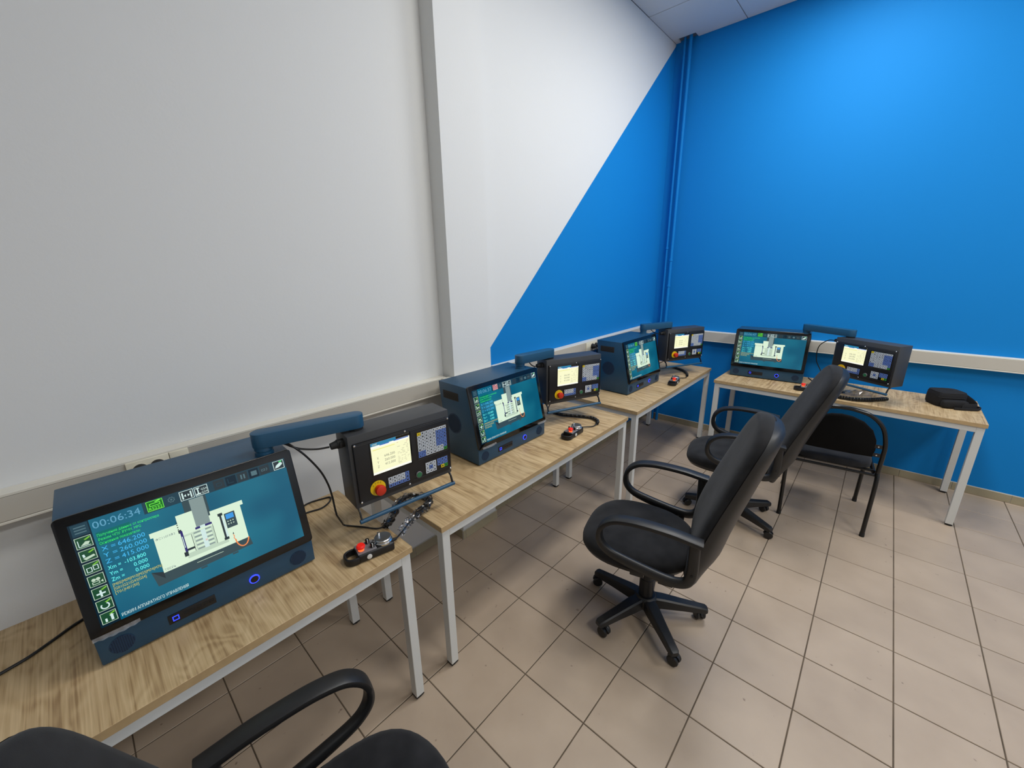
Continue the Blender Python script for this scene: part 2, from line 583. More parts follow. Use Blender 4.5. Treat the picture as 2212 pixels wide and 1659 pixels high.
def struct(o, kind='structure'):
    o['kind'] = kind
    return o

# left wall with its pillar; beyond the pillar the paint changes to blue along a diagonal
def build_wall_left():
    bm = B()
    yb = 0.95
    def q(pts, mi=0):
        f = bm.faces.new([bm.verts.new(p) for p in pts]); f.material_index = mi
    q([(XF, YL, 0), (PX0, YL, 0), (PX0, YL, HC), (XF, YL, HC)])
    q([(PX0, YL, 0), (PX0, YP, 0), (PX0, YP, HC), (PX0, YL, HC)])
    q([(PX0, YP, 0), (PX1, YP, 0), (PX1, YP, HC), (PX0, YP, HC)])
    q([(PX1, YP, 0), (PX1, YR, 0), (PX1, YR, HC), (PX1, YP, HC)])
    za, zb = 1.176, 3.705
    q([(PX1, YR, 0), (XB, YR, 0), (XB, YR, zb), (PX1, YR, za)], 1)
    q([(PX1, YR, za), (XB, YR, zb), (XB, YR, HC), (PX1, YR, HC)], 0)
    plan = [(XF, YL), (PX0, YL), (PX0, YP), (PX1, YP), (PX1, YR), (XB, YR), (XB, yb), (XF, yb)]
    q([(x, y, HC) for x, y in plan]); q([(x, y, 0) for x, y in plan[::-1]])
    q([(XB, YR, 0), (XB, yb, 0), (XB, yb, HC), (XB, YR, HC)])
    q([(XB, yb, 0), (XF, yb, 0), (XF, yb, HC), (XB, yb, HC)])
    q([(XF, yb, 0), (XF, YL, 0), (XF, YL, HC), (XF, yb, HC)])
    bmesh.ops.remove_doubles(bm, verts=bm.verts[:], dist=1e-5)
    struct(finish('wall_left', bm, [WHITE_PAINT, BLUE_PAINT], smooth=0))
build_wall_left()
bm = B(); box(bm, (XB, YS - 0.2, -0.1), (XB + 0.2, 0.95, HC + 0.15)); struct(finish('wall_back', bm, BLUE_PAINT, smooth=0))
bm = B(); box(bm, (XF, YS - 0.2, -0.1), (XB, YS, HC + 0.15)); struct(finish('wall_right', bm, WHITE_PAINT, smooth=0))
bm = B(); box(bm, (XF - 0.2, YS - 0.2, -0.1), (XF, 0.95, HC + 0.15)); struct(finish('wall_front', bm, WHITE_PAINT, smooth=0))

# floor: a grout bed with ceramic tiles laid on it, each tile near the desks a piece of its own
bm = B(); box(bm, (XF, YS, -0.10), (XB, YL, -0.0025))
floor = struct(finish('floor', bm, GROUT, smooth=0))
G = 0.0022
tile_cache = {}
def tile_mesh(w, d):
    key = (round(w, 4), round(d, 4))
    if key not in tile_cache:
        t = bmesh.new()
        e = 0.0015
        rr = [[(0, 0, -0.006), (w, 0, -0.006), (w, d, -0.006), (0, d, -0.006)],
              [(0, 0, -e), (w, 0, -e), (w, d, -e), (0, d, -e)],
              [(e, e, 0), (w - e, e, 0), (w - e, d - e, 0), (e, d - e, 0)]]
        rings(t, rr, cap0=False)
        me = bpy.data.meshes.new('tile')
        t.normal_update(); t.to_mesh(me); t.free()
        me.materials.append(TILE)
        tile_cache[key] = me
    return tile_cache[key]
rest = B()
for a in range(-3, 16):
    for b in range(-12, 13):
        x0, x1 = b * TP + G, (b + 1) * TP - G
        y0, y1 = -(a + 1) * TP + G, -a * TP - G
        x0, x1 = max(x0, XF), min(x1, XB)
        y0, y1 = max(y0, YS), min(y1, YL if x1 < PX1 else YR)
        if x1 - x0 < 0.01 or y1 - y0 < 0.01: continue
        if a == -3 and x0 > PX0 and x1 < PX1: continue
        if a <= 8 and b >= -5:
            link('tile', tile_mesh(x1 - x0, y1 - y0), floor, (x0, y0, 0))
        else:
            e = 0.0015
            rings(rest, [[(x0, y0, -0.006), (x1, y0, -0.006), (x1, y1, -0.006), (x0, y1, -0.006)],
                         [(x0, y0, -e), (x1, y0, -e), (x1, y1, -e), (x0, y1, -e)],
                         [(x0 + e, y0 + e, 0), (x1 - e, y0 + e, 0), (x1 - e, y1 - e, 0), (x0 + e, y1 - e, 0)]], cap0=False)
tag(finish('tile_field', rest, TILE, floor, smooth=0), kind='stuff')

# skirting: low glazed tiles with a pale grout line on top
def skirting(name, p0, p1, h=0.062, t=0.009):
    p0, p1 = Vector(p0), Vector(p1)
    d = p1 - p0; L = d.length; d.normalize()
    ang = math.atan2(d.y, d.x)
    bm = B(); box(bm, (0, 0, 0), (L, t * 0.6, h + 0.003))
    base = struct(finish(name, bm, SKIRT_EDGE, smooth=0, loc=(p0.x, p0.y, 0.0005), rotz=ang))
    n = max(1, int(L / TP + 0.01))
    x = 0
    while x < L - 0.01:
        w = min(TP, L - x)
        bm = B(); box(bm, (x + 0.0015, 0.0005, 0.0), (x + w - 0.0015, t, h), 0.0015, seg=1)
        finish('skirting_tile', bm, SKIRT, base, smooth=0)
        x += TP
skirting('baseboard_left', (PX0 - 0.01, YL), (XF, YL))
skirting('baseboard_pillar', (PX1 + 0.009, YP), (PX0 - 0.009, YP))
skirting('baseboard_pillar_side', (PX1, YR), (PX1, YP), )
skirting('baseboard_pillar_flank', (PX0, YP), (PX0, YL - 0.01))
skirting('baseboard_left_far', (XB - 0.01, YR), (PX1 + 0.01, YR))
skirting('baseboard_back', (XB, YS), (XB, YR - 0.01))

# ceiling of 0.6 m boards hung with narrow open joints
bm = B(); box(bm, (XF, YS, HC + 0.012), (XB, YL, HC + 0.15))
ceiling = struct(finish('ceiling', bm, CEIL_GAP, smooth=0))
lamps = set((r + k, c) for r, c, n in LAMP_CELLS for k in range(n))
board_cache = {}
for r in range(12):
    for c in range(9):
        x1 = XB - 0.6 * r - 0.003; x0 = max(XB - 0.6 * (r + 1) + 0.003, XF)
        y1 = YR - 0.6 * c - 0.003; y0 = max(YR - 0.6 * (c + 1) + 0.003, YS)
        if x1 - x0 < 0.05 or y1 - y0 < 0.05: continue
        if (r, c) in lamps: continue
        if (r, c) == (0, 0):       # corner board with a notch cut for the two pipes
            bm = B()
            prism(bm, [(x0, y0), (x1, y0), (x1, 0.472), (3.605, 0.472), (3.605, 0.632), (x1, 0.632), (x1, y1), (x0, y1)], 0.014, 'xy', HC)
            finish('ceiling_board', bm, CEIL, ceiling, smooth=0)
            continue
        key = (round(x1 - x0, 3), round(y1 - y0, 3))
        if key not in board_cache:
            t = B(); box(t, (0, 0, 0), (x1 - x0, y1 - y0, 0.014), 0.002, seg=1)
            me = bpy.data.meshes.new('ceiling_board'); t.to_mesh(me); t.free(); me.materials.append(CEIL)
            board_cache[key] = me
        link('ceiling_board', board_cache[key], ceiling, (x0, y0, HC))
# a strip of ceiling edge over the recessed part of the left wall
bm = B(); box(bm, (XF, YR - 0.003, HC), (PX0, YL, HC + 0.012)); finish('edge_strip', bm, CEIL, ceiling, smooth=0)

LED = mat('led_diffuser', (0.9, 0.9, 0.9), 0.6, emit=LAMP_COLOR, estr=LAMP_STRENGTH)
LAMP_NAMES = {(1, 2): 'long ceiling light panel nearest the blue wall above the back desk',
              (1, 6): 'long ceiling light panel by the blue wall away from the desks',
              (4, 2): 'square ceiling light panel in front of the pillar',
              (5, 6): 'long ceiling light panel in the open middle of the room'}
def ceiling_light(r, c, n):
    x1 = XB - 0.6 * r; x0 = x1 - 0.6 * n; y = YR - 0.6 * c - 0.3
    x = (x0 + x1) / 2; h = 0.3 * n - 0.003; g = h - 0.022
    t = thing('ceiling_light', LAMP_NAMES[(r, c)], 'ceiling light', (x, y, HC), 0, 'ceiling light panels')
    bm = B()
    for lo, hi in (((-h, -.297, -.004), (h, -.275, .012)), ((-h, .275, -.004), (h, .297, .012)),
                   ((-h, -.275, -.004), (-g, .275, .012)), ((g, -.275, -.004), (h, .275, .012))):
        box(bm, lo, hi)
    finish('frame', bm, STEEL_WHITE, t, smooth=0)
    bm = B()
    v = [bm.verts.new(p) for p in ((-g, -.275, 0.002), (-g, .275, 0.002), (g, .275, 0.002), (g, -.275, 0.002))]
    bm.faces.new(v)
    finish('diffuser', bm, LED, t, smooth=0)
for cell in LAMP_CELLS: ceiling_light(*cell)

# two painted pipes in the corner
def pipe(label, y, x, r, clips):
    t = thing('corner_pipe', label, 'pipe', (x, y, 0), 0, 'pipes in the blue corner')
    bm = B(); cyl(bm, (0, 0, 0.003), (0, 0, HC + 0.012), r, seg=18); finish('pipe_run', bm, BLUE_PAINT, t)
    for z in clips:
        bm = B(); lathe(bm, [(r, z - 0.012), (r + 0.004, z - 0.01), (r + 0.004, z + 0.01), (r, z + 0.012)], 18); finish('pipe_joint', bm, BLUE_PAINT, t)
pipe('thin blue painted pipe closest to the corner', 0.578, 3.650, 0.011, (1.9,))
pipe('thicker blue painted pipe beside the thin corner pipe', 0.522, 3.640, 0.0145, (1.52, 1.78))

# white plastic cable trunking round the room
def trunking(name, label, p0, p1, z0, z1, dep, left=True):
    p0, p1 = Vector((*p0, 0)), Vector((*p1, 0))
    d = p1 - p0; L = d.length
    ang = math.atan2(d.y, d.x)
    t = thing(name, label, 'cable trunking', (p0.x, p0.y, z0), ang)
    h = z1 - z0
    s = -1                      # room lies on the right of p0 -> p1
    def yb(a, b): return (min(s * a, s * b), max(s * a, s * b))
    bm = B(); y = yb(0.0005, dep); box(bm, (0, y[0], 0), (L, y[1], h), 0.0012, seg=1)
    y = yb(dep - 0.001, dep + 0.0035); box(bm, (0, y[0], 0), (L, y[1], 0.0075), 0.001, seg=1); finish('trunking_base', bm, PVC, t, smooth=0)
    bm = B(); y = yb(dep - 0.002, dep + 0.0015); box(bm, (0.002, y[0], 0.010), (L - 0.002, y[1], h - 0.010), 0.0006, seg=1); finish('trunking_cover', bm, PVC_F, t, smooth=0)
    bm = B(); y = yb(dep - 0.002, dep + 0.0004)
    box(bm, (0.0, y[0], 0.0085), (L, y[1], 0.010)); box(bm, (0.0, y[0], h - 0.010), (L, y[1], h - 0.0085))
    finish('cover_seam', bm, PVC_IN, t, smooth=0)
    return t
TD = 0.058
TZ0, TZ1 = 1.03, 1.125
trunk1 = trunking('cable_trunking', 'white cable trunking on the white wall behind the nearest monitor', (XF, YL), (PX0 - 0.03, YL), TZ0, TZ1, TD)
trunk2 = trunking('cable_trunking', 'short white trunking length wrapping the front of the pillar', (PX0 - TD, YP), (PX1 + TD, YP), TZ0, TZ1, TD)
trunk3 = trunking('cable_trunking', 'white cable trunking on the blue part of the left wall', (PX1 + TD, YR), (XB - TD - 0.002, YR), 1.028, 1.118, TD)
trunk4 = trunking('cable_trunking', 'long white cable trunking across the blue back wall', (XB, 0.492), (XB, YS), 0.978, 1.077, TD)
bm = B(); box(bm, (PX0 - TD, YP + 0.001, TZ0), (PX0 - 0.0005, YL - TD + 0.0, TZ1), 0.003); finish('trunking_corner', bm, PVC, trunk2).matrix_parent_inverse = Matrix.Translation((PX0 - TD, YP, TZ0)).inverted()
bm = B(); box(bm, (PX0 - 0.036, YL - TD - 0.003, TZ0 - 0.002), (PX0 - 0.028, YL - 0.001, TZ1 + 0.002), 0.001); finish('corner_cap', bm, PVC, trunk1).matrix_parent_inverse = Matrix.Translation((XF, YL, TZ0)).inverted()

def socket(label, x, y, z, w, h, rounds, plugs, group='sockets in the trunking'):
    """faces -y"""
    t = thing('wall_socket', label, 'socket', (x, y, z), 0, group)
    bm = B(); box(bm, (0, -0.007, 0), (w, 0, h), 0.002); finish('faceplate', bm, SOCK, t)
    for cx in rounds:
        bm = B()
        lathe(bm, [(0.024, 0), (0.0245, 0.002), (0.021, 0.0025), (0.020, -0.002)], 24, axis_matrix((cx, -0.0065, h * 0.6), (0, -1, 0)))
        finish('socket_well', bm, SOCK, t)
    return t
def plug(label, x, y, z, group='plugs in the trunking sockets'):
    t = thing('power_plug', label, 'plug', (x, y, z), 0, group)
    bm = B(); lathe(bm, [(0.0215, 0), (0.0215, 0.012), (0.018, 0.024), (0.008, 0.04)], 20, axis_matrix((0, 0, 0), (0, -1, 0))); finish('plug_body', bm, RUBBER, t)
    bm = B(); tube(bm, smooth_path([(0, -0.036, 0), (0, -0.05, -0.02), (0, -0.045, -0.10), (0, -0.02, -0.2)], 6), 0.0035); finish('plug_lead', bm, CABLE, t)
FY = YL - TD - 0.0016
socket('cream double socket in the trunking above the nearest monitor', -0.702, FY, 1.036, 0.118, 0.083, (0.035, 0.083), 2)
socket('cream blank outlet beside the double socket above the nearest monitor', -0.582, FY, 1.036, 0.056, 0.083, (), 0)
plug('left black plug in the socket above the nearest monitor', -0.667, FY - 0.0072, 1.086)
plug('right black plug in the socket above the nearest monitor', -0.619, FY - 0.0072, 1.086)
FR = YR - TD - 0.0016
socket('white double socket in the trunking beside the corner monitor', 2.20, FR, 1.036, 0.20, 0.074, (0.09, 0.148), 2)
plug('left black plug in the socket beside the corner monitor', 2.29, FR - 0.0072, 1.073)
plug('right black plug in the socket beside the corner monitor', 2.348, FR - 0.0072, 1.073)

# ---------------------------------------------------------------- desks
def desk(label, loc, rotz, L=1.61, D=0.605, H=0.75):
    """local x along the front edge (left to right seen by the sitter), y to the wall; origin at the front left floor corner"""
    t = thing('desk', label, 'desk', loc, rotz, 'oak topped desks with white steel frames')
    bm = B(); box(bm, (0, 0, H - 0.025), (L, D, H), 0.0012, seg=1); finish('desk_top', bm, WOOD, t, smooth=0)
    bm = B()
    e = 0.0012
    box(bm, (-e, -e, H - 0.0245), (L + e, 0, H - 0.0005)); box(bm, (-e, D, H - 0.0245), (L + e, D + e, H - 0.0005))
    box(bm, (-e, 0, H - 0.0245), (0, D, H - 0.0005)); box(bm, (L, 0, H - 0.0245), (L + e, D, H - 0.0005))
    finish('edge_band', bm, EDGE, t, smooth=0)
    i, w = 0.006, 0.038
    zt = H - 0.025
    for x in (i, L - i - w):
        for y in (i, D - i - w):
            bm = B(); box(bm, (x, y, 0.014), (x + w, y + w, zt), 0.0015, seg=1); lg = finish('leg', bm, STEEL_WHITE, t, smooth=0)
            bm = B(); box(bm, (x + 0.001, y + 0.001, 0.006), (x + w - 0.001, y + w - 0.001, 0.0145)); cyl(bm, (x + w / 2, y + w / 2, 0.0005), (x + w / 2, y + w / 2, 0.008), 0.016)
            finish('foot_cap', bm, RUBBER, lg, smooth=0)
    for lo, hi in (((i + w, i, zt - 0.038), (L - i - w, i + w, zt)), ((i + w, D - i - w, zt - 0.038), (L - i - w, D - i, zt)),
                   ((i, i + w, zt - 0.038), (i + w, D - i - w, zt)), ((L - i - w, i + w, zt - 0.038), (L - i, D - i - w, zt))):
        bm = B(); box(bm, lo, hi, 0.0015, seg=1); finish('rail', bm, STEEL_WHITE, t, smooth=0)
    return t
desk('nearest oak topped desk with white frame, cut by the left edge', (-1.652, -0.045, 0), 0)
desk('second oak topped desk with white frame, in front of the pillar', (0.102, -0.042, 0), 0)
desk('oak topped desk with white frame ending at the blue corner', (1.838, -0.048, 0), math.radians(-0.2))
desk('oak topped desk with white frame along the blue back wall', (3.028, -0.205, 0), math.radians(-90.8), 1.62)

# ---------------------------------------------------------------- monitor consoles
def em(name, r, g, b, k=1.0, rough=0.10):
    c = srgb(r, g, b)
    return mat(name, (0.004, 0.004, 0.005), rough, emit=c, estr=k, spec=0.35)
def screen_background():
    m = bpy.data.materials.new('screen_teal_image')
    m.use_nodes = True
    nt = m.node_tree
    p = nt.nodes['Principled BSDF']
    p.inputs['Base Color'].default_value = (0.004, 0.005, 0.006, 1)
    p.inputs['Roughness'].default_value = 0.07
    tc = nt.nodes.new('ShaderNodeTexCoord')
    n = nt.nodes.new('ShaderNodeTexNoise'); n.inputs['Scale'].default_value = 6; n.inputs['Detail'].default_value = 1
    r = nt.nodes.new('ShaderNodeValToRGB')
    r.color_ramp.elements[0].position = 0.35; r.color_ramp.elements[0].color = (*srgb(0, 92, 122), 1)
    r.color_ramp.elements[1].position = 0.68; r.color_ramp.elements[1].color = (*srgb(24, 124, 148), 1)
    nt.links.new(tc.outputs['Object'], n.inputs['Vector']); nt.links.new(n.outputs['Fac'], r.inputs['Fac'])
    nt.links.new(r.outputs['Color'], p.inputs['Emission Color'])
    p.inputs['Emission Strength'].default_value = 0.85
    return m
S_BG = screen_background()
S_MENU = em('screen_menu_dark', 8, 34, 48)
S_BAR = em('screen_toolbar', 30, 62, 76)
S_BARI = em('screen_toolbar_dim_icon', 82, 112, 120)
S_CLOCK = em('screen_clock', 96, 160, 190)
S_GREEN = em('screen_green_text', 60, 230, 110)
S_GBOX = em('screen_green_band', 0, 104, 100)
S_BLUE = em('screen_blue_text', 70, 185, 240)
S_CYAN = em('screen_cyan_text', 110, 255, 250)
S_YEL = em('screen_yellow_text', 205, 195, 90)
S_WHITE = em('screen_white', 208, 232, 228)
S_BODY = em('screen_machine_body', 218, 240, 214)
S_BODY2 = em('screen_machine_shade', 190, 212, 190)
S_COLM = em('screen_machine_column', 132, 150, 148)
S_DARK = em('screen_machine_dark', 40, 52, 58)
S_BASE = em('screen_machine_base', 54, 74, 80)
S_PURP = em('screen_machine_violet', 48, 42, 110)
S_ORANGE = em('screen_hose_orange', 240, 140, 80)
S_ICON = em('screen_icon_green', 28, 74, 48)
S_ICONHI = em('screen_icon_leaf', 120, 190, 60)
S_RS = em('screen_rs_green', 20, 110, 30)
S_RSON = em('screen_rs_line', 120, 245, 80)
S_RED = em('screen_rs_red', 170, 90, 95)
S_REDON = em('screen_rs_red_line', 225, 190, 190)
S_LCDB = em('screen_small_blue', 60, 150, 225)

CW, CH, LP = 0.55, 0.415, 0.088          # console width, height, height of the lower front panel
TIN = 0.075                              # how far the top of the screen leans back
SE = Vector((0, TIN, CH - LP)).normalized()
SN = Vector((0, -SE.z, SE.y))
SL = math.hypot(TIN, CH - LP)

def screen_mesh(clock, red):
    lw, lh = 0.506, 0.285
    o = Vector((-lw / 2, 0, LP)) + SE * ((SL - lh) / 2 + 0.004) + SN * 0.0105
    s = Sheet(o, (1, 0, 0), SE, SN, lw, lh)
    s.rect(0, 0, 1, 1, S_BG, 0)
    s.rect(0, 0, 0.075, 1, S_MENU, 1)
    s.rect(0.28, 0, 1, 0.118, S_BAR, 1)
    s.rect(0.008, 0.005, 0.07, 0.115, S_BAR, 2)
    for k in range(3): s.rect(0.018, 0.03 + 0.026 * k, 0.06, 0.040 + 0.026 * k, S_BARI, 3)
    s.text(clock, 0.083, 0.095, 0.066, S_CLOCK, 2, width=0.185)
    # left column of icons
    for k in range(7):
        v0 = 0.128 + 0.124 * k
        s.rect(0.008, v0, 0.068, v0 + 0.104, S_ICON, 2)
        s.frame(0.008, v0, 0.068, v0 + 0.104, S_BODY2, 3, 0.0025)
        if k != 3: s.poly([(0.040, v0 + 0.028), (0.062, v0 + 0.010), (0.064, v0 + 0.022), (0.046, v0 + 0.036)], S_ICONHI, 3)
        c = v0 + 0.062
        if k == 0:
            s.line([(0.018, c - 0.035), (0.018, c + 0.026), (0.060, c + 0.026)], S_WHITE, 4, 0.003)
            s.poly([(0.024, c + 0.018), (0.044, c - 0.014), (0.060, c - 0.006), (0.052, c + 0.018)], S_BODY2, 4)
        elif k == 1:
            s.poly([(0.018, c - 0.026), (0.026, c - 0.026), (0.028, c), (0.020, c + 0.004)], S_WHITE, 4)
            s.poly([(0.018, c + 0.010), (0.058, c - 0.004), (0.062, c + 0.014), (0.026, c + 0.030)], S_BODY2, 4)
        elif k == 2:
            s.frame(0.016, c - 0.018, 0.036, c + 0.026, S_WHITE, 4, 0.003); s.frame(0.040, c - 0.026, 0.060, c + 0.018, S_WHITE, 4, 0.003)
        elif k == 3:
            s.disc(0.028, c - 0.018, 0.008, S_BODY2, 4); s.disc(0.044, c - 0.018, 0.008, S_BODY2, 4)
            s.frame(0.020, c, 0.048, c + 0.026, S_BODY2, 4, 0.003); s.poly([(0.050, c + 0.012), (0.060, c), (0.060, c + 0.026)], S_BODY2, 4)
        elif k == 4:
            s.rect(0.034, c - 0.030, 0.042, c + 0.032, S_WHITE, 4); s.rect(0.021, c - 0.006, 0.055, c + 0.008, S_WHITE, 5)
        elif k == 5:
            s.line([(0.038 + 0.015 * math.cos(t), c + 0.026 * math.sin(t)) for t in [math.radians(-60 + 20 * q) for q in range(15)]], S_WHITE, 4, 0.006)
        else:
            s.rect(0.022, c - 0.004, 0.030, c + 0.028, S_WHITE, 4); s.rect(0.044, c - 0.022, 0.054, c + 0.028, S_WHITE, 4)
            s.poly([(0.040, c - 0.018), (0.049, c - 0.034), (0.058, c - 0.018)], S_WHITE, 5)
    # toolbar
    a, b = (S_RED, S_REDON) if red else (S_RS, S_RSON)
    s.rect(0.296, 0.008, 0.366, 0.108, a, 2); s.frame(0.296, 0.008, 0.366, 0.108, b, 3, 0.0025)
    s.text('RS232', 0.331, 0.100, 0.030, b, 4, 'CENTER', 0.056); s.frame(0.308, 0.034, 0.354, 0.062, b, 4, 0.003)
    s.poly([(0.330, 0.024), (0.352, 0.012), (0.360, 0.020), (0.338, 0.030)], b, 4)
    g = [(0.402 + (0.016 if q % 2 else 0.011) * math.cos(q * math.pi / 8), 0.058 + (0.016 if q % 2 else 0.011) * 1.775 * math.sin(q * math.pi / 8)) for q in range(17)]
    s.line(g, S_BARI, 2, 0.003); s.disc(0.402, 0.058, 0.005, S_BARI, 2)
    for u in (0.440, 0.509):
        s.rect(u, 0.012, u + 0.064, 0.110, S_DARK, 2); s.frame(u, 0.012, u + 0.064, 0.110, S_WHITE, 3, 0.003)
    s.rect(0.449, 0.030, 0.456, 0.096, S_WHITE, 4); s.rect(0.488, 0.030, 0.495, 0.096, S_WHITE, 4)
    s.poly([(0.458, 0.064), (0.468, 0.050), (0.468, 0.078)], S_WHITE, 4); s.poly([(0.486, 0.064), (0.476, 0.050), (0.476, 0.078)], S_WHITE, 4)
    s.rect(0.516, 0.026, 0.534, 0.036, S_WHITE, 4); s.rect(0.522, 0.036, 0.528, 0.084, S_WHITE, 4); s.rect(0.514, 0.084, 0.536, 0.098, S_WHITE, 4)
    s.text('G54', 0.540, 0.062, 0.022, S_WHITE, 4, width=0.028); s.text('G59', 0.540, 0.096, 0.022, S_WHITE, 4, width=0.028)
    for k, u in enumerate((0.60, 0.662, 0.724, 0.786, 0.848)):
        s.rect(u + 0.002, 0.012, u + 0.056, 0.110, S_MENU if k % 2 else S_DARK, 2)
    s.frame(0.614, 0.045, 0.642, 0.082, S_BAR, 3, 0.004); s.line([(0.676, 0.035), (0.676, 0.085), (0.704, 0.085)], S_BAR, 3, 0.004)
    s.rect(0.742, 0.036, 0.750, 0.086, S_BARI, 3); s.rect(0.758, 0.036, 0.766, 0.086, S_BARI, 3)
    s.rect(0.800, 0.036, 0.832, 0.088, S_BARI, 3)
    s.frame(0.858, 0.050, 0.880, 0.074, S_BARI, 3, 0.003); s.line([(0.886, 0.044), (0.892, 0.062), (0.886, 0.080)], S_BARI, 3, 0.003)
    s.rect(0.928, 0.010, 0.992, 0.112, S_DARK, 2); s.frame(0.928, 0.010, 0.992, 0.112, S_WHITE, 3, 0.003)
    s.poly([(0.936, 0.092), (0.944, 0.062), (0.964, 0.040), (0.974, 0.070), (0.958, 0.088)], S_WHITE, 4); s.disc(0.972, 0.052, 0.010, S_WHITE, 5)
    s.rect(0.964, 0.020, 0.982, 0.030, S_GREEN, 4)
    # readouts
    s.poly([(0.085, 0.135), (0.215, 0.135), (0.215, 0.262), (0.085, 0.262)], S_GBOX, 1)
    s.text('Получение данных от контроллера', 0.088, 0.178, 0.026, S_GREEN, 2, width=0.245)
    s.text('Режим ЧПУ: РУЧН. MPG', 0.088, 0.218, 0.026, S_GREEN, 2, width=0.165)
    s.text('Основные показатели:', 0.088, 0.257, 0.026, S_GREEN, 2, width=0.158)
    for k, (n, val) in enumerate((('X =', '646.200'), ('Y =', '260.000'), ('Z =', '415.000'))):
        v = 0.318 + 0.063 * k
        s.text(n, 0.088, v, 0.040, S_BLUE, 2, width=0.052); s.text(val, 0.258, v, 0.042, S_BLUE, 2, 'RIGHT', 0.108)
    for k, (n, val, w) in enumerate((('Xm =', '-103.800', 0.086), ('Ym =', '0.000', 0.056), ('Zm =', '0.000', 0.056))):
        v = 0.506 + 0.058 * k
        s.text(n, 0.088, v, 0.036, S_CYAN, 2, width=0.050); s.text(val, 0.238, v, 0.037, S_CYAN, 2, 'RIGHT', w)
    s.text('[M05|M09|M10|M33|M74|M76]', 0.086, 0.668, 0.026, S_YEL, 6, width=0.20)
    s.text('[G01|G21|G43|G54]', 0.086, 0.708, 0.026, S_YEL, 6, width=0.128)
    s.text('[T01|H01|S0]', 0.086, 0.748, 0.026, S_YEL, 6, width=0.092)
    s.text('РЕЖИМ АППАРАТНОГО УПРАВЛЕНИЯ', 0.083, 0.975, 0.030, S_WHITE, 2, width=0.283)
    # the milling machine
    s.poly([(0.235, 0.69), (0.285, 0.74), (0.705, 0.735), (0.712, 0.83), (0.248, 0.85)], S_BASE, 1)
    s.poly([(0.235, 0.69), (0.285, 0.73), (0.285, 0.80)], S_DARK, 2)
    s.rect(0.430, 0.775, 0.560, 0.780, S_BODY2, 2); s.rect(0.44, 0.845, 0.47, 0.862, S_BASE, 2); s.rect(0.60, 0.838, 0.63, 0.855, S_BASE, 2)
    s.rect(0.440, 0.118, 0.472, 0.260, S_BASE, 1); s.rect(0.535, 0.118, 0.552, 0.44, S_BASE, 1)
    s.poly([(0.284, 0.36), (0.284, 0.742), (0.700, 0.736), (0.700, 0.34)], S_BODY, 2)
    s.rect(0.272, 0.318, 0.400, 0.368, S_BODY, 3); s.rect(0.548, 0.308, 0.716, 0.356, S_BODY, 3)
    s.rect(0.396, 0.235, 0.480, 0.46, S_BODY, 3); s.rect(0.396, 0.452, 0.480, 0.458, S_BODY2, 4)
    s.rect(0.400, 0.460, 0.600, 0.700, S_BODY2, 3)
    for k in range(4): s.rect(0.3905, 0.30 + 0.024 * k, 0.396, 0.310 + 0.024 * k, S_DARK, 4)
    s.rect(0.4, 0.47, 0.447, 0.650, S_BODY, 4); s.rect(0.440, 0.47, 0.4425, 0.650, S_DARK, 5)
    s.rect(0.390, 0.385, 0.404, 0.420, S_DARK, 4); s.rect(0.396, 0.400, 0.407, 0.640, S_PURP, 5); s.rect(0.3985, 0.46, 0.402, 0.58, S_WHITE, 6)
    s.rect(0.388, 0.625, 0.406, 0.672, S_DARK, 6); s.rect(0.406, 0.600, 0.442, 0.622, S_DARK, 5)
    for k in range(9):       # bellows of the spindle head
        s.rect(0.452, 0.462 + 0.022 * k, 0.535, 0.476 + 0.022 * k, S_BODY if k % 2 else S_COLM, 5)
        s.rect(0.485, 0.462 + 0.022 * k, 0.507, 0.484 + 0.022 * k, S_WHITE, 6)
    s.rect(0.472, 0.118, 0.540, 0.420, S_COLM, 5); s.rect(0.465, 0.418, 0.545, 0.440, S_PURP, 6); s.rect(0.488, 0.415, 0.512, 0.440, S_WHITE, 7)
    s.line([(0.496, 0.570), (0.506, 0.592)], S_ORANGE, 8, 0.0015); s.line([(0.506, 0.570), (0.496, 0.592)], S_ORANGE, 8, 0.0015)
    s.rect(0.545, 0.445, 0.585, 0.665, S_BODY, 4); s.rect(0.545, 0.445, 0.547, 0.665, S_DARK, 5)
    s.rect(0.580, 0.365, 0.604, 0.395, S_DARK, 6); s.rect(0.586, 0.380, 0.596, 0.660, S_DARK, 6); s.rect(0.582, 0.640, 0.606, 0.668, S_DARK, 6); s.rect(0.596, 0.405, 0.606, 0.64, S_WHITE, 7)
    s.rect(0.610, 0.388, 0.664, 0.555, S_BASE, 6); s.rect(0.616, 0.400, 0.656, 0.455, S_LCDB, 7)
    for k in range(6): s.rect(0.618 + 0.013 * (k % 3), 0.475 + 0.03 * (k // 3), 0.624 + 0.013 * (k % 3), 0.487 + 0.03 * (k // 3), S_BODY2, 7)
    s.text('ФС110МФ3', 0.290, 0.408, 0.022, S_COLM, 6, width=0.085); s.text('ТВЕРЬ', 0.290, 0.728, 0.022, S_COLM, 6, width=0.05)
    s.poly([(0.626, 0.636), (0.631, 0.612), (0.634, 0.636)], S_DARK, 8)
    s.line([(0.628, 0.64), (0.632, 0.66), (0.627, 0.68), (0.633, 0.70)], S_ORANGE, 8, 0.004)
    s.line([(0.633 + 0.034 * (1 - math.cos(t)), 0.70 + 0.105 * math.sin(t)) for t in [math.pi * q / 11 for q in range(11)]], S_ORANGE, 8, 0.007)
    return s.mesh('screen')

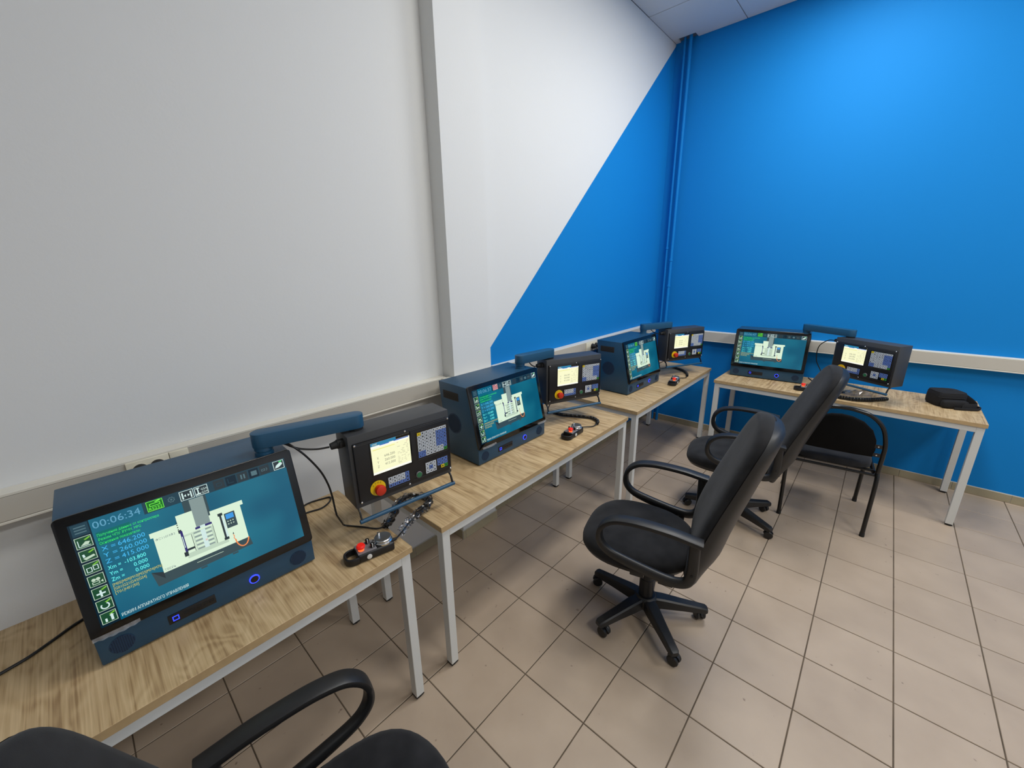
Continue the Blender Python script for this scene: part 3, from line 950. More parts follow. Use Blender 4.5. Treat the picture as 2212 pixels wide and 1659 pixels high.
def console_proto():
    t = thing('monitor_console', 'x', 'monitor', group='navy blue monitor consoles')
    w = CW / 2
    bm = B()      # sheet-steel case: leaning front, parallel back
    prism(bm, [(0, 0.006), (0, LP), (TIN, CH), (0.302, CH), (0.250, 0.006)], CW, 'yz', -w, 0.003)
    finish('case', bm, NAVY, t)
    for sx in (-1, 1):
        for y in (0.03, 0.215):
            bm = B(); cyl(bm, (sx * (w - 0.04), y, 0), (sx * (w - 0.04), y, 0.008), 0.014); finish('rubber_foot', bm, RUBBER, t)
    # black glass front with rounded corners, slightly proud of the case
    bm = B()
    M = Matrix(((1, 0, 0, 0), (0, SE.y, SN.y, 0), (0, SE.z, SN.z, LP), (0, 0, 0, 1)))
    r, a, bb, cc = 0.012, -w - 0.002, w + 0.002, SL + 0.004
    out = []
    for cx, cy, t0 in ((bb - r, 0.002 + r, -90), (bb - r, cc - r, 0), (a + r, cc - r, 90), (a + r, 0.002 + r, 180)):
        for q in range(5):
            th = math.radians(t0 + 22.5 * q); out.append((cx + r * math.cos(th), cy + r * math.sin(th)))
    prism(bm, out, 0.010, 'xy', 0.0, 0.0015, M)
    bz = finish('bezel', bm, GLASS_BLACK, t)
    link('screen', bpy.data.meshes.new('x'), t)
    # speakers
    for fx in (0.085, 0.905):
        x = -w + CW * fx
        bm = B(); lathe(bm, [(0.026, 0), (0.026, 0.0012), (0.0, 0.0016)], 28, axis_matrix((x, 0, 0.045), (0, -1, 0)))
        sp = finish('speaker', bm, NAVY_DARK, t)
        bm = B()
        for i in range(-5, 6):
            for j in range(-5, 6):
                if i * i + j * j <= 26:
                    cyl(bm, (x + i * 0.0046, -0.0012, 0.045 + j * 0.0046), (x + i * 0.0046, -0.0019, 0.045 + j * 0.0046), 0.0015, seg=5)
        tag(finish('speaker_holes', bm, HOLE, sp, smooth=0), kind='stuff')
    # port strip with a lit button
    x0, x1 = -w + CW * 0.262, -w + CW * 0.468
    bm = B(); box(bm, (x0, -0.002, 0.030), (x1, 0.001, 0.060), 0.001); ps = finish('port_strip', bm, PLATE_BLACK, t)
    bm = B()
    cx, cz, q = x0 + 0.017, 0.045, 0.0075
    for lo, hi in (((cx - q, cz - q), (cx + q, cz - q + 0.0022)), ((cx - q, cz + q - 0.0022), (cx + q, cz + q)), ((cx - q, cz - q), (cx - q + 0.0022, cz + q)), ((cx + q - 0.0022, cz - q), (cx + q, cz + q))):
        box(bm, (lo[0], -0.0034, lo[1]), (hi[0], -0.0018, hi[1]))
    finish('lit_button_frame', bm, LED_BLUE, ps, smooth=0)
    for k in range(5):
        bm = B(); xx = x0 + 0.036 + 0.0155 * k
        box(bm, (xx, -0.0030, 0.040), (xx + 0.011, -0.0018, 0.050)); box(bm, (xx + 0.001, -0.0034, 0.042), (xx + 0.010, -0.0028, 0.0445), mi=1)
        finish('port', bm, [RUBBER, PLASTIC_GLOSS], ps, smooth=0)
    # power button with a lit ring
    x = -w + CW * 0.660
    bm = B(); lathe(bm, [(0.0114, 0), (0.0114, 0.004), (0.0, 0.0055)], 24, axis_matrix((x, 0, 0.046), (0, -1, 0))); pb = finish('power_button', bm, PLASTIC_GLOSS, t)
    bm = B(); lathe(bm, [(0.0150, 0), (0.0150, 0.003), (0.0138, 0.004), (0.0118, 0.004), (0.0115, 0)], 28, axis_matrix((x, 0, 0.046), (0, -1, 0))); finish('button_light', bm, LED_BLUE, pb)
    # side vents
    for sx in (-1, 1):
        bm = B(); x = sx * w
        box(bm, (min(x, x + sx * 0.0015), 0.140, 0.328), (max(x, x + sx * 0.0015), 0.265, 0.372), 0.0006)
        fr = finish('vent', bm, VENT, t)
        bm = B()
        for k in range(6): box(bm, (min(x, x + sx * 0.003), 0.146, 0.3325 + 0.0065 * k), (max(x, x + sx * 0.003), 0.259, 0.3345 + 0.0065 * k))
        finish('vent_slats', bm, VENT, fr, smooth=0)
        bm = B(); lathe(bm, [(0.056, 0), (0.056, 0.0015), (0.0, 0.002)], 32, axis_matrix((x, 0.185, 0.195), (sx, 0, 0))); gr = finish('fan_grille', bm, NAVY_DARK, t)
        bm = B()
        for i in range(-8, 9):
            for j in range(-8, 9):
                if i * i + j * j <= 66:
                    cyl(bm, (x + sx * 0.0012, 0.185 + i * 0.006, 0.195 + j * 0.006), (x + sx * 0.0026, 0.185 + i * 0.006, 0.195 + j * 0.006), 0.0019, seg=5)
        tag(finish('fan_grille_holes', bm, HOLE, gr, smooth=0), kind='stuff')
    return t

def arm_on(t, base, p0, p1, z):
    """swing arm from a post on the console (p0) to the control box (p1); world points, parented to the console"""
    inv = base.inverted()
    d = Vector((p1[0] - p0[0], p1[1] - p0[1], 0)); L = d.length; ang = math.atan2(d.y, d.x)
    M = inv @ Matrix.Translation((p0[0], p0[1], DT)) @ Matrix.Rotation(ang, 4, 'Z')
    hw = 0.031
    poly = [(hw * math.cos(math.radians(a)), hw * math.sin(math.radians(a))) for a in range(90, 271, 15)]
    poly += [(L + hw * math.cos(math.radians(a)), hw * math.sin(math.radians(a))) for a in range(-90, 91, 15)]
    bm = B(); prism(bm, poly, 0.050, 'xy', z + 0.030, 0.002, M); arm = finish('swing_arm', bm, NAVY_ARM, t)
    bm = B(); lathe(bm, [(0.028, z + 0.0005), (0.028, z + 0.012), (0.024, z + 0.014), (0.024, z + 0.016), (0.028, z + 0.018), (0.028, z + 0.030)], 24, M); finish('pivot_post', bm, NAVY_ARM, arm)
    bm = B(); lathe(bm, [(0.027, z + 0.0205), (0.027, z + 0.030)], 24, M @ Matrix.Translation((L, 0, 0))); finish('swivel_disc', bm, RUBBER, arm)

# ---------------------------------------------------------------- control boxes
PW, PH, PD = 0.42, 0.291, 0.122
L_BG = em('lcd_pale_yellow', 250, 250, 205, 1.0)
L_WHITE = em('lcd_white', 252, 252, 240, 1.0)
L_TITLE = em('lcd_title_blue', 40, 125, 165)
L_BLUE = em('lcd_bar_blue', 30, 90, 190)
L_YEL = em('lcd_yellow_line', 232, 225, 90)
L_TXT = em('lcd_text', 130, 132, 118)
L_RED = em('lcd_text_red', 215, 165, 150)
L_DIM = em('lcd_text_dim', 192, 190, 160)

def panel_proto():
    """origin at the top front left corner of the box; x right, y back, z up"""
    t = thing('control_panel', 'x', 'control panel', group='dark grey machine control panels')
    bm = B(); box(bm, (0, 0, -PH), (PW, PD, 0), 0.0025); finish('box', bm, PANEL_BLACK, t)
    px = lambda u: u * PW
    pz = lambda v: -v * PH
    bm = B(); box(bm, (px(.03), -0.012, pz(.925)), (px(.985), 0.001, pz(.105)), 0.003); finish('front_plate', bm, PLATE_BLACK, t)
    for u, v in ((.042, .118), (.51, .118), (.972, .118), (.042, .908), (.51, .908), (.972, .908)):
        bm = B(); lathe(bm, [(0.0042, 0), (0.0042, 0.0012), (0.0028, 0.0024), (0.0, 0.0026)], 12, axis_matrix((px(u), -0.012, pz(v)), (0, -1, 0))); finish('screw', bm, CHROME, t)
    for lo, hi in (((.05, .128), (.50, .131)), ((.525, .128), (.96, .131)), ((.62, .596), (.955, .600)), ((.55, .868), (.955, .872)), ((.29, .868), (.52, .872))):
        bm = B(); box(bm, (px(lo[0]), -0.0135, pz(hi[1])), (px(hi[0]), -0.0118, pz(lo[1])))
        finish('plate_ridge', bm, PANEL_BLACK, t, smooth=0)
    # display
    bm = B(); box(bm, (px(.162), -0.0130, pz(.612)), (px(.562), -0.0115, pz(.140)), 0.0005); finish('display_frame', bm, GLASS_BLACK, t)
    s = Sheet((px(.176), -0.0132, pz(.592)), (1, 0, 0), (0, 0, 1), (0, -1, 0), px(.372), PH * .440)
    s.rect(0, .0, 1, 1, L_BG, 0); s.rect(0, 0, .64, .10, L_TITLE, 1); s.rect(.64, 0, 1, .085, GLASS_BLACK, 1)
    s.rect(0, .10, 1, .165, L_WHITE, 1); s.rect(.22, .10, .46, .125, L_BLUE, 2); s.rect(.58, .088, .97, .118, L_BLUE, 2)
    s.text('CNC', .04, .078, .05, L_BG, 2); s.rect(0, .165, .62, 1, L_BG, 1)
    s.rect(.04, .215, .60, .232, L_YEL, 2); s.rect(0, .93, 1, 1, L_WHITE, 2)
    for k, (n, v) in enumerate((('X', '646.200'), ('Y', '260.000'), ('Z', '415.000'))):
        z = .52 + .135 * k
        s.text(n, .12, z + .02, .075, L_TXT, 2, width=.045); s.text(v, .58, z, .080, L_TXT, 2, 'RIGHT', .27)
    rnd = random.Random(3)
    for k in range(15):
        v = .19 + .046 * k
        u = .655
        while u < .93:
            w = rnd.uniform(.02, .08)
            if rnd.random() < .62: s.rect(u, v, min(u + w, .96), v + .014, L_RED if k < 2 else L_DIM, 2)
            u += w + rnd.uniform(.015, .06)
    s.line([(.66, .80), (.66, .88), (.74, .88), (.74, .80)], L_TXT, 2, .003)
    link('display', s.mesh('display'), t)
    # membrane keypads
    kw, kb, kt = B(), B(), B()
    one = []
    def pad(u0, v0, u1, v1, nc, nr, colour):
        du, dv = (u1 - u0) / nc, (v1 - v0) / nr
        for j in range(nr):
            for i in range(nc):
                c = colour(i, j)
                if c is None: continue
                a, b = px(u0 + du * i) + 0.0008, px(u0 + du * (i + 1)) - 0.0008
                lo, hi = pz(v0 + dv * (j + 1)) + 0.0008, pz(v0 + dv * j) - 0.0008
                if c in 'wb': box(kw if c == 'w' else kb, (a, -0.0140, lo), (b, -0.0118, hi))
                else: one.append((c, a, b, lo, hi))
                m, n = (a + b) / 2, (lo + hi) / 2
                h, q = (hi - lo) * rnd.uniform(.12, .24), (b - a) * rnd.uniform(.12, .26)
                box(kt, (m - q, -0.0143, n - h), (m + q, -0.0139, n + h))
    for lo, hi in (((.612, .182), (.958, .590)), ((.292, .680), (.522, .860)), ((.68, .668), (.952, .862))):
        bm = B(); box(bm, (px(lo[0]), -0.0128, pz(hi[1])), (px(hi[0]), -0.0115, pz(lo[1]))); finish('keypad_field', bm, GLASS_BLACK, t, smooth=0)
    def main(i, j):
        if (i, j) == (0, 0): return 'y'
        if (i, j) == (7, 7): return 'g'
        if i >= 5 and 1 <= j <= 5: return 'b'
        if i <= 1 and j >= 6: return 'b'
        if i == 7 and j == 6: return 'b'
        return 'w'
    pad(.625, .197, .947, .574, 8, 8, main)
    pad(.301, .697, .513, .847, 5, 3, lambda i, j: 'b' if i == 4 or j == 2 else 'w')
    pad(.689, .682, .809, .850, 3, 3, lambda i, j: 'b' if (i, j) == (1, 1) else 'w')
    pad(.820, .682, .941, .845, 3, 3, lambda i, j: 'b' if j < 2 else ('y' if i == 1 else ('g' if i == 2 else None)))
    tag(finish('white_keys', kw, KEY_W, t, smooth=0), 'small white membrane keys', kind='stuff')
    tag(finish('blue_keys', kb, KEY_B, t, smooth=0), 'small blue membrane keys', kind='stuff')
    tag(finish('key_legends', kt, KEY_T, t, smooth=0), kind='stuff')
    for c, a, b, lo, hi in one:
        bm = B(); box(bm, (a, -0.0142, lo), (b, -0.0118, hi)); finish('coloured_key', bm, KEY_Y if c == 'y' else KEY_G, t, smooth=0)
    # emergency stop
    cx, cz = px(.200), pz(.785)
    bm = B(); lathe(bm, [(0.030, 0), (0.030, 0.002), (0.0, 0.0022)], 36, axis_matrix((cx, -0.012, cz), (0, -1, 0))); es = finish('stop_disc', bm, YELLOW, t)
    s = Sheet((cx - .03, -0.0145, cz - .03), (1, 0, 0), (0, 0, 1), (0, -1, 0), .06, .06)
    for k, ch in enumerate('STOP'):
        a = math.radians(140 - 27 * k)
        s.text(ch, .5 + .39 * math.cos(a), .55 - .39 * math.sin(a), .11, KEY_T, 0, 'CENTER')
    link('stop_lettering', s.mesh('stop_lettering'), es)
    bm = B(); lathe(bm, [(0.013, 0), (0.013, 0.014), (0.0195, 0.017), (0.0205, 0.024), (0.019, 0.031), (0.015, 0.033), (0.0, 0.0335)], 28, axis_matrix((cx, -0.012, cz), (0, -1, 0))); finish('stop_button', bm, RED_CAP, t)
    bm = B(); lathe(bm, [(0.0135, 0), (0.0135, 0.004), (0.0115, 0.005), (0.0115, 0.003)], 24, axis_matrix((px(.612), -0.012, pz(.815)), (0, -1, 0))); gb = finish('start_button_ring', bm, GREY_PLATE, t)
    bm = B(); lathe(bm, [(0.0112, 0), (0.0112, 0.006), (0.0, 0.0068)], 24, axis_matrix((px(.612), -0.012, pz(.815)), (0, -1, 0))); finish('start_button', bm, GREEN, t)
    # blue pull bar on two brackets
    bm = B(); cyl(bm, (0.0, -0.016, -PH - 0.048), (PW, -0.016, -PH - 0.048), 0.0085, seg=16, bev=0.001); finish('pull_bar', bm, NAVY_ARM, t)
    for x in (0.006, PW - 0.010):
        bm = B(); prism(bm, [(0.030, -PH + 0.002), (0.004, -PH + 0.002), (-0.008, -PH - 0.012), (-0.024, -PH - 0.048), (-0.016, -PH - 0.056), (-0.008, -PH - 0.048), (0.002, -PH - 0.016)], 0.004, 'yz', x); finish('bracket', bm, PLATE_BLACK, t, smooth=0)
    # plug on the left end
    bm = B(); cyl(bm, (-0.022, 0.050, -0.035), (0.002, 0.050, -0.035), 0.017, seg=16); cyl(bm, (-0.044, 0.050, -0.037), (-0.020, 0.050, -0.035), 0.012, 0.015, seg=14); box(bm, (-0.018, 0.028, -0.046), (-0.008, 0.072, -0.024), 0.003)
    finish('connector', bm, RUBBER, t)
    return t

# ---------------------------------------------------------------- handwheel pendants
def pendant_proto():
    """lies on its back: x along the body, z up, origin at the middle of its underside"""
    t = thing('handwheel_pendant', 'x', 'pendant', group='black handwheel pendants')
    bm = B(); box(bm, (-0.050, -0.034, 0), (0.082, 0.034, 0.034), 0.007, seg=3); finish('body', bm, PEND, t)
    bm = B(); tube(bm, smooth_path([(-0.046, 0.030, 0.014), (-0.070, 0.029, 0.014), (-0.084, 0.018, 0.014), (-0.087, 0, 0.014), (-0.084, -0.018, 0.014), (-0.070, -0.029, 0.014), (-0.046, -0.030, 0.014)], 5), 0.013, 10, up=(0, 0, 1), ry=0.0055, power=3)
    finish('grip_loop', bm, PEND, t)
    bm = B(); box(bm, (-0.048, -0.030, 0.033), (0.018, 0.030, 0.0365), 0.001); finish('button_plate', bm, GREY_PLATE, t)
    bm = B(); lathe(bm, [(0.0105, 0), (0.0105, 0.008)], 20, Matrix.Translation((-0.032, -0.008, 0.0365))); finish('lit_collar', bm, AMBER, t)
    bm = B(); lathe(bm, [(0.010, 0.008), (0.0145, 0.011), (0.0155, 0.017), (0.012, 0.023), (0.006, 0.0235), (0, 0.0225)], 24, Matrix.Translation((-0.032, -0.008, 0.0365))); finish('stop_button', bm, RED_GLOW, t)
    for x, y in ((-0.002, 0.018), (0.006, -0.014)):
        bm = B(); lathe(bm, [(0.008, 0), (0.0075, 0.014), (0.0065, 0.016), (0, 0.0165)], 16, Matrix.Translation((x, y, 0.0365))); kn = finish('selector_knob', bm, PLASTIC_GLOSS, t)
        bm = B(); box(bm, (x - 0.0012, y - 0.0085, 0.039), (x + 0.0012, y - 0.001, 0.0532)); finish('knob_mark', bm, WHITE_TAG, kn, smooth=0)
    bm = B(); lathe(bm, [(0.033, 0), (0.034, 0.006), (0.030, 0.010)], 36, Matrix.Translation((0.050, 0, 0.0335))); finish('wheel_collar', bm, CHROME, t)
    bm = B(); lathe(bm, [(0.029, 0.008), (0.031, 0.011), (0.031, 0.016), (0.029, 0.0185), (0.020, 0.019), (0, 0.019)], 36, Matrix.Translation((0.050, 0, 0.0335))); hw = finish('handwheel', bm, SILVER, t)
    bm = B(); lathe(bm, [(0.004, 0.024), (0.004, 0.030), (0.005, 0.036), (0.0, 0.0375)], 14, Matrix.Translation((0.040, 0.014, 0.029))); finish('wheel_crank', bm, CHROME, hw)
    bm = B(); lathe(bm, [(0.009, 0), (0.009, 0.003), (0, 0.0045)], 18, axis_matrix((-0.012, -0.0335, 0.017), (0, -1, 0))); finish('side_button', bm, PEND_W, t)
    bm = B(); cyl(bm, (0.080, 0, 0.020), (0.100, 0, 0.020), 0.008, 0.005, seg=12); finish('cable_gland', bm, RUBBER, t)
    return t

# consoles: front-bottom middle point, yaw, clock, red icon
DT = 0.75
def place_console(i, proto, lab, x, y, deg, clock, red, pan, piv, post, plab):
    t = proto if i == 0 else copy_tree(proto)
    t['label'] = lab
    t.location = (x, y, DT + 0.0005); t.rotation_euler = (0, 0, math.radians(deg))
    for ch in t.children:
        if ch.name.startswith('screen'): ch.data = screen_mesh(clock, red)
    base = Matrix.Translation((x, y, DT + 0.0005)) @ Matrix.Rotation(math.radians(deg), 4, 'Z')
    px_, py_, pz_, yaw = pan
    u = Vector((math.cos(yaw), math.sin(yaw))); b = Vector((-math.sin(yaw), math.cos(yaw)))
    p1 = Vector((px_, py_)) + u * piv[0] + b * piv[1]
    return t, base, post, p1
con0 = console_proto()
pan0 = panel_proto()
ZP = 1.185
specs = [
 ('large nearest navy monitor console showing a milling machine, first desk', -0.590, 0.159, -1.2, '00:06:34', False, (-0.154, 0.121, ZP, -0.108), (-0.377, 0.256),
  'nearest dark grey control panel hanging between the first two desks'),
 ('navy monitor console with wrinkled film on the second desk', 0.830, 0.214, -0.5, '00:06:37', True, (1.219, 0.286, ZP, -0.382), (1.043, 0.352),
  'dark grey control panel hanging over the second desk beside the blue wall'),
 ('navy monitor console with a mirrored glare on the third desk by the corner', 2.404, 0.164, -2.2, '00:06:41', False, (2.835, 0.171, ZP, -0.465), (2.655, 0.320),
  'dark grey control panel hanging in front of the room corner'),
 ('navy monitor console facing us on the desk along the blue back wall', 3.314, -0.534, -85.2, '00:06:47', False, (3.244, -0.982, ZP, -2.122), (3.423, -0.766),
  'dark grey control panel half hidden behind the chair on the back desk'),
]
def protective_film(t, seed, u0, u1, side):
    """a loose ribbon of clear transport film curling off an edge of the glass"""
    rnd = random.Random(seed)
    n, m = 26, 4
    g = []
    bm = B()
    for i in range(n + 1):
        u = u0 + (u1 - u0) * i / n
        row = []
        for j in range(m + 1):
            v = j / m
            k = math.sin(math.pi * i / n)
            if side == 'bottom':
                p = Vector((-CW / 2 + CW * u, 0, LP)) + SE * (0.012 - 0.010 * v) + SN * (0.0118 + k * (0.002 + 0.008 * v * v) + 0.003 * v * math.sin(i * 1.1 + seed))
            else:
                p = Vector((-CW / 2 + CW * (0.004 + 0.028 * (1 - v)), 0, LP)) + SE * (SL * u) + SN * (0.0128 + k * (0.002 + 0.007 * v * v) + 0.0015 * v * math.sin(i * 0.9 + seed))
            row.append(bm.verts.new(p))
        g.append(row)
    for i in range(n):
        for j in range(m):
            bm.faces.new((g[i][j], g[i + 1][j], g[i + 1][j + 1], g[i][j + 1]))
    tag(finish('protective_film', bm, FILM_EDGE, t, smooth=180), 'clear film curling off the screen edge')
pend_cable_ends = []
for i, (lab, x, y, deg, clock, red, pan, post, plab) in enumerate(specs):
    t, base, post, p1 = place_console(i, con0, lab, x, y, deg, clock, red, pan, (0.055, 0.060), post, plab)
    pn = pan0 if i == 0 else copy_tree(pan0)
    pn['label'] = plab
    pn.location = pan[:3]; pn.rotation_euler = (0, 0, pan[3])
    specs[i] = specs[i] + (t, base, p1, pn)
for s in specs:      # arms last so that copies of the first console carry no arm
    arm_on(s[9], s[10], s[7], s[11], CH - 0.0)
protective_film(specs[0][9], 2, 0.0, 0.17, 'bottom')
protective_film(specs[1][9], 5, 0.04, 0.22, 'bottom')
protective_film(specs[1][9], 4, 0.86, 1.0, 'bottom')

# ---------------------------------------------------------------- pendants, cords and cables
pd0 = pendant_proto()
PEND_SPOTS = [
 (-0.165, 0.035, -12, 'nearest black handwheel pendant with red button on the first desk corner'),
 (1.205, 0.075, 3, 'black handwheel pendant with red button on the second desk'),
 (2.690, 0.025, 8, 'small black handwheel pendant with red button on the corner desk'),
 (3.150, -0.870, -78, 'black handwheel pendant with red button peeking out on the back desk'),
]
for i, (x, y, deg, lab) in enumerate(PEND_SPOTS):
    p = pd0 if i == 0 else copy_tree(pd0)
    p['label'] = lab
    p.location = (x, y, DT + 0.0005); p.rotation_euler = (0, 0, math.radians(deg))

def cord(name, label, lead_in, spiral, lead_out, R=0.0085, r=0.0030, pitch=0.0072, group='coiled pendant cords'):
    t = thing(name, label, 'cord', tuple(spiral[0]), 0, group)
    o = Vector(spiral[0])
    bm = B(); coil(bm, [p - o for p in smooth_path(spiral, 10)], R, r, pitch); finish('coil', bm, CABLE, t)
    for l in (lead_in, lead_out):
        if l:
            bm = B(); tube(bm, [p - o for p in smooth_path(l, 8)], 0.0033, 7); finish('straight_lead', bm, CABLE, t)
    return t
zc = DT + 0.0125
c1 = [(-0.050, 0.125, zc), (0.005, 0.160, zc), (0.060, 0.210, zc + 0.004), (0.125, 0.235, zc + 0.006), (0.180, 0.200, zc), (0.185, 0.150, zc), (0.140, 0.105, zc + 0.004), (0.075, 0.085, zc + 0.010)]
cord('coiled_cord', 'black coiled cord wrapped in clear plastic beside the nearest pendant',
     [(-0.205, 0.185, 0.868), (-0.175, 0.225, 0.80), (-0.150, 0.262, 0.757), (-0.11, 0.205, 0.755), (-0.075, 0.145, 0.756), c1[0]], c1, [c1[-1], (0.02, 0.060, 0.770), (-0.03, 0.035, 0.768), (-0.068, 0.0145, 0.7705)], R=0.0070, r=0.0028, pitch=0.0066)
c2 = [(1.430, 0.385, zc), (1.432, 0.320, zc), (1.475, 0.215, zc), (1.510, 0.130, zc), (1.488, 0.066, zc), (1.440, 0.040, zc)]
cord('coiled_cord', 'black coiled cord curving over the second desk', [(1.36, 0.33, 0.8925), (1.37, 0.38, 0.82), (1.40, 0.40, 0.758), c2[0]], c2,
     [c2[-1], (1.40, 0.045, 0.756), (1.35, 0.070, 0.760), (1.304, 0.0805, 0.7705)])
c3 = [(3.22, 0.25, zc), (3.180, 0.175, zc), (3.135, 0.105, zc), (3.050, 0.042, zc), (2.975, 0.012, zc)]
cord('coiled_cord', 'black coiled cord curving over the corner desk', [(2.99, 0.20, 0.8925), (3.02, 0.33, 0.80), (3.12, 0.31, 0.757), c3[0]], c3,
     [c3[-1], (2.92, 0.005, 0.757), (2.86, 0.025, 0.762), (2.788, 0.039, 0.7705)])
z4 = DT + 0.0156
c4 = [(3.065, -1.06, z4), (3.058, -1.15, z4), (3.085, -1.215, z4), (3.150, -1.285, z4), (3.215, -1.345, z4)]
cord('coiled_cord', 'black coiled cord lying at the front of the back desk', None, c4, [c4[0], (3.08, -1.02, 0.757), (3.13, -1.0, 0.760), (3.172, -0.968, 0.7705)], R=0.0115, r=0.0036)

def film_tube(label, path, R, seed, name='plastic_sleeve', seg=11):
    rnd = random.Random(seed)
    P = smooth_path(path, 7)
    T, N = frames(P)
    o = P[0].copy()
    rr = []
    for i, p in enumerate(P):
        b = T[i].cross(N[i])
        ring = []
        for j in range(seg):
            th = 2 * math.pi * j / seg
            q = R * rnd.uniform(0.72, 1.25)
            v = p - o + N[i] * q * math.cos(th) + b * q * math.sin(th)
            v.z = max(v.z, DT + 0.001 - o.z)
            ring.append(v)
        rr.append(ring)
    bm = B(); rings(bm, rr, cap0=False, cap1=False)
    return tag(finish(name, bm, FILM, smooth=0, loc=o), label, 'plastic film')
film_tube('clear crinkled plastic sleeve around the cord of the nearest pendant', c1 + [(0.02, 0.060, 0.775), (-0.035, 0.035, 0.772)], 0.0165, 5)
# crumpled clear bag on the back desk
def crumple(label, cx, cy, w, d, h, seed, ang):
    rnd = random.Random(seed)
    n, m = 12, 9
    bm = B()
    g = [[None] * (m + 1) for _ in range(n + 1)]
    for i in range(n + 1):
        for j in range(m + 1):
            e = min(i, n - i, j, m - j) / 3
            z = 0.001 + min(e, 1) * h * rnd.uniform(0.1, 1)
            g[i][j] = bm.verts.new(((i / n - .5) * w + rnd.uniform(-.006, .006), (j / m - .5) * d + rnd.uniform(-.006, .006), z))
    for i in range(n):
        for j in range(m):
            bm.faces.new((g[i][j], g[i + 1][j], g[i + 1][j + 1])); bm.faces.new((g[i][j], g[i + 1][j + 1], g[i][j + 1]))
    tag(finish('plastic_bag', bm, FILM, smooth=0, loc=(cx, cy, DT), rotz=ang), label, 'plastic film')
crumple('crumpled clear plastic bag under the control panel on the back desk', 3.31, -1.19, 0.26, 0.15, 0.03, 9, math.radians(-60))

def cable(label, pts, r=0.0035, cat='cable', n=9, group=None):
    P = smooth_path(pts, n)
    o = P[0].copy()
    bm = B(); tube(bm, [p - o for p in P], r, 8)
    return tag(finish('cable', bm, CABLE, loc=o), label, cat, group)
cable('black power cable trailing over the desk left of the nearest monitor', [(-1.30, 0.24, 0.7542), (-1.15, 0.315, 0.7542), (-1.05, 0.345, 0.7542), (-1.0, 0.361, 0.7542), (-0.955, 0.388, 0.7542), (-0.905, 0.42, 0.7542), (-0.82, 0.45, 0.7545), (-0.72, 0.46, 0.7545)], 0.0042)
cable('black cable looping from under the nearest swing arm down to the desk', [(-0.322, 0.238, 1.196), (-0.300, 0.215, 1.175), (-0.268, 0.205, 1.130), (-0.232, 0.200, 1.060), (-0.214, 0.197, 1.000), (-0.207, 0.194, 0.945), (-0.206, 0.190, 0.900), (-0.205, 0.186, 0.870)])
cable('short black cable from the nearest swing arm to the control panel plug', [(-0.325, 0.236, 1.192), (-0.285, 0.215, 1.163), (-0.235, 0.195, 1.148), (-0.195, 0.178, 1.147)])
cable('black cable loop on the desk right of the nearest monitor', [(-0.28, 0.47, 0.757), (-0.214, 0.476, 0.7542), (-0.16, 0.463, 0.7542), (-0.115, 0.485, 0.7542), (-0.095, 0.520, 0.7542), (-0.125, 0.535, 0.7542), (-0.19, 0.545, 0.7542), (-0.26, 0.50, 0.757)])
for lab, con, pan in (('short black cable from the second swing arm to its control panel', specs[1], specs[1][6]),
                      ('short black cable from the corner swing arm to its control panel', specs[2], specs[2][6])):
    x, y, z, yaw = pan
    u = Vector((math.cos(yaw), math.sin(yaw), 0)); b = Vector((-math.sin(yaw), math.cos(yaw), 0))
    e = Vector((x, y, z)) - u * 0.043 + b * 0.05 - Vector((0, 0, 0.037))
    s = Vector((con[7][0], con[7][1], 1.192)).lerp(Vector((con[11].x, con[11].y, 1.192)), 0.28)
    cable(lab, [s, s.lerp(e, 0.4) - Vector((0, 0, 0.012)), s.lerp(e, 0.8) - Vector((0, 0, 0.008)), e])
x, y, z, yaw = specs[3][6]
u = Vector((math.cos(yaw), math.sin(yaw), 0)); b = Vector((-math.sin(yaw), math.cos(yaw), 0))
e = Vector((x, y, z)) - u * 0.043 + b * 0.05 - Vector((0, 0, 0.037))
cable('black cable bowing down between the back monitor and its control panel', [e, e + Vector((0.02, 0.05, -0.01)), e + Vector((0.05, 0.10, -0.07)), e + Vector((0.06, 0.10, -0.18)), e + Vector((0.05, 0.06, -0.26)), (3.30, -0.95, 0.83), (3.30, -0.99, 0.7542)], 0.0035)
cable('black cable from the side of the back monitor along the desk', [(3.39, -0.84, 0.80), (3.35, -0.90, 0.775), (3.30, -1.02, 0.7542), (3.26, -1.10, 0.7542)], 0.005)

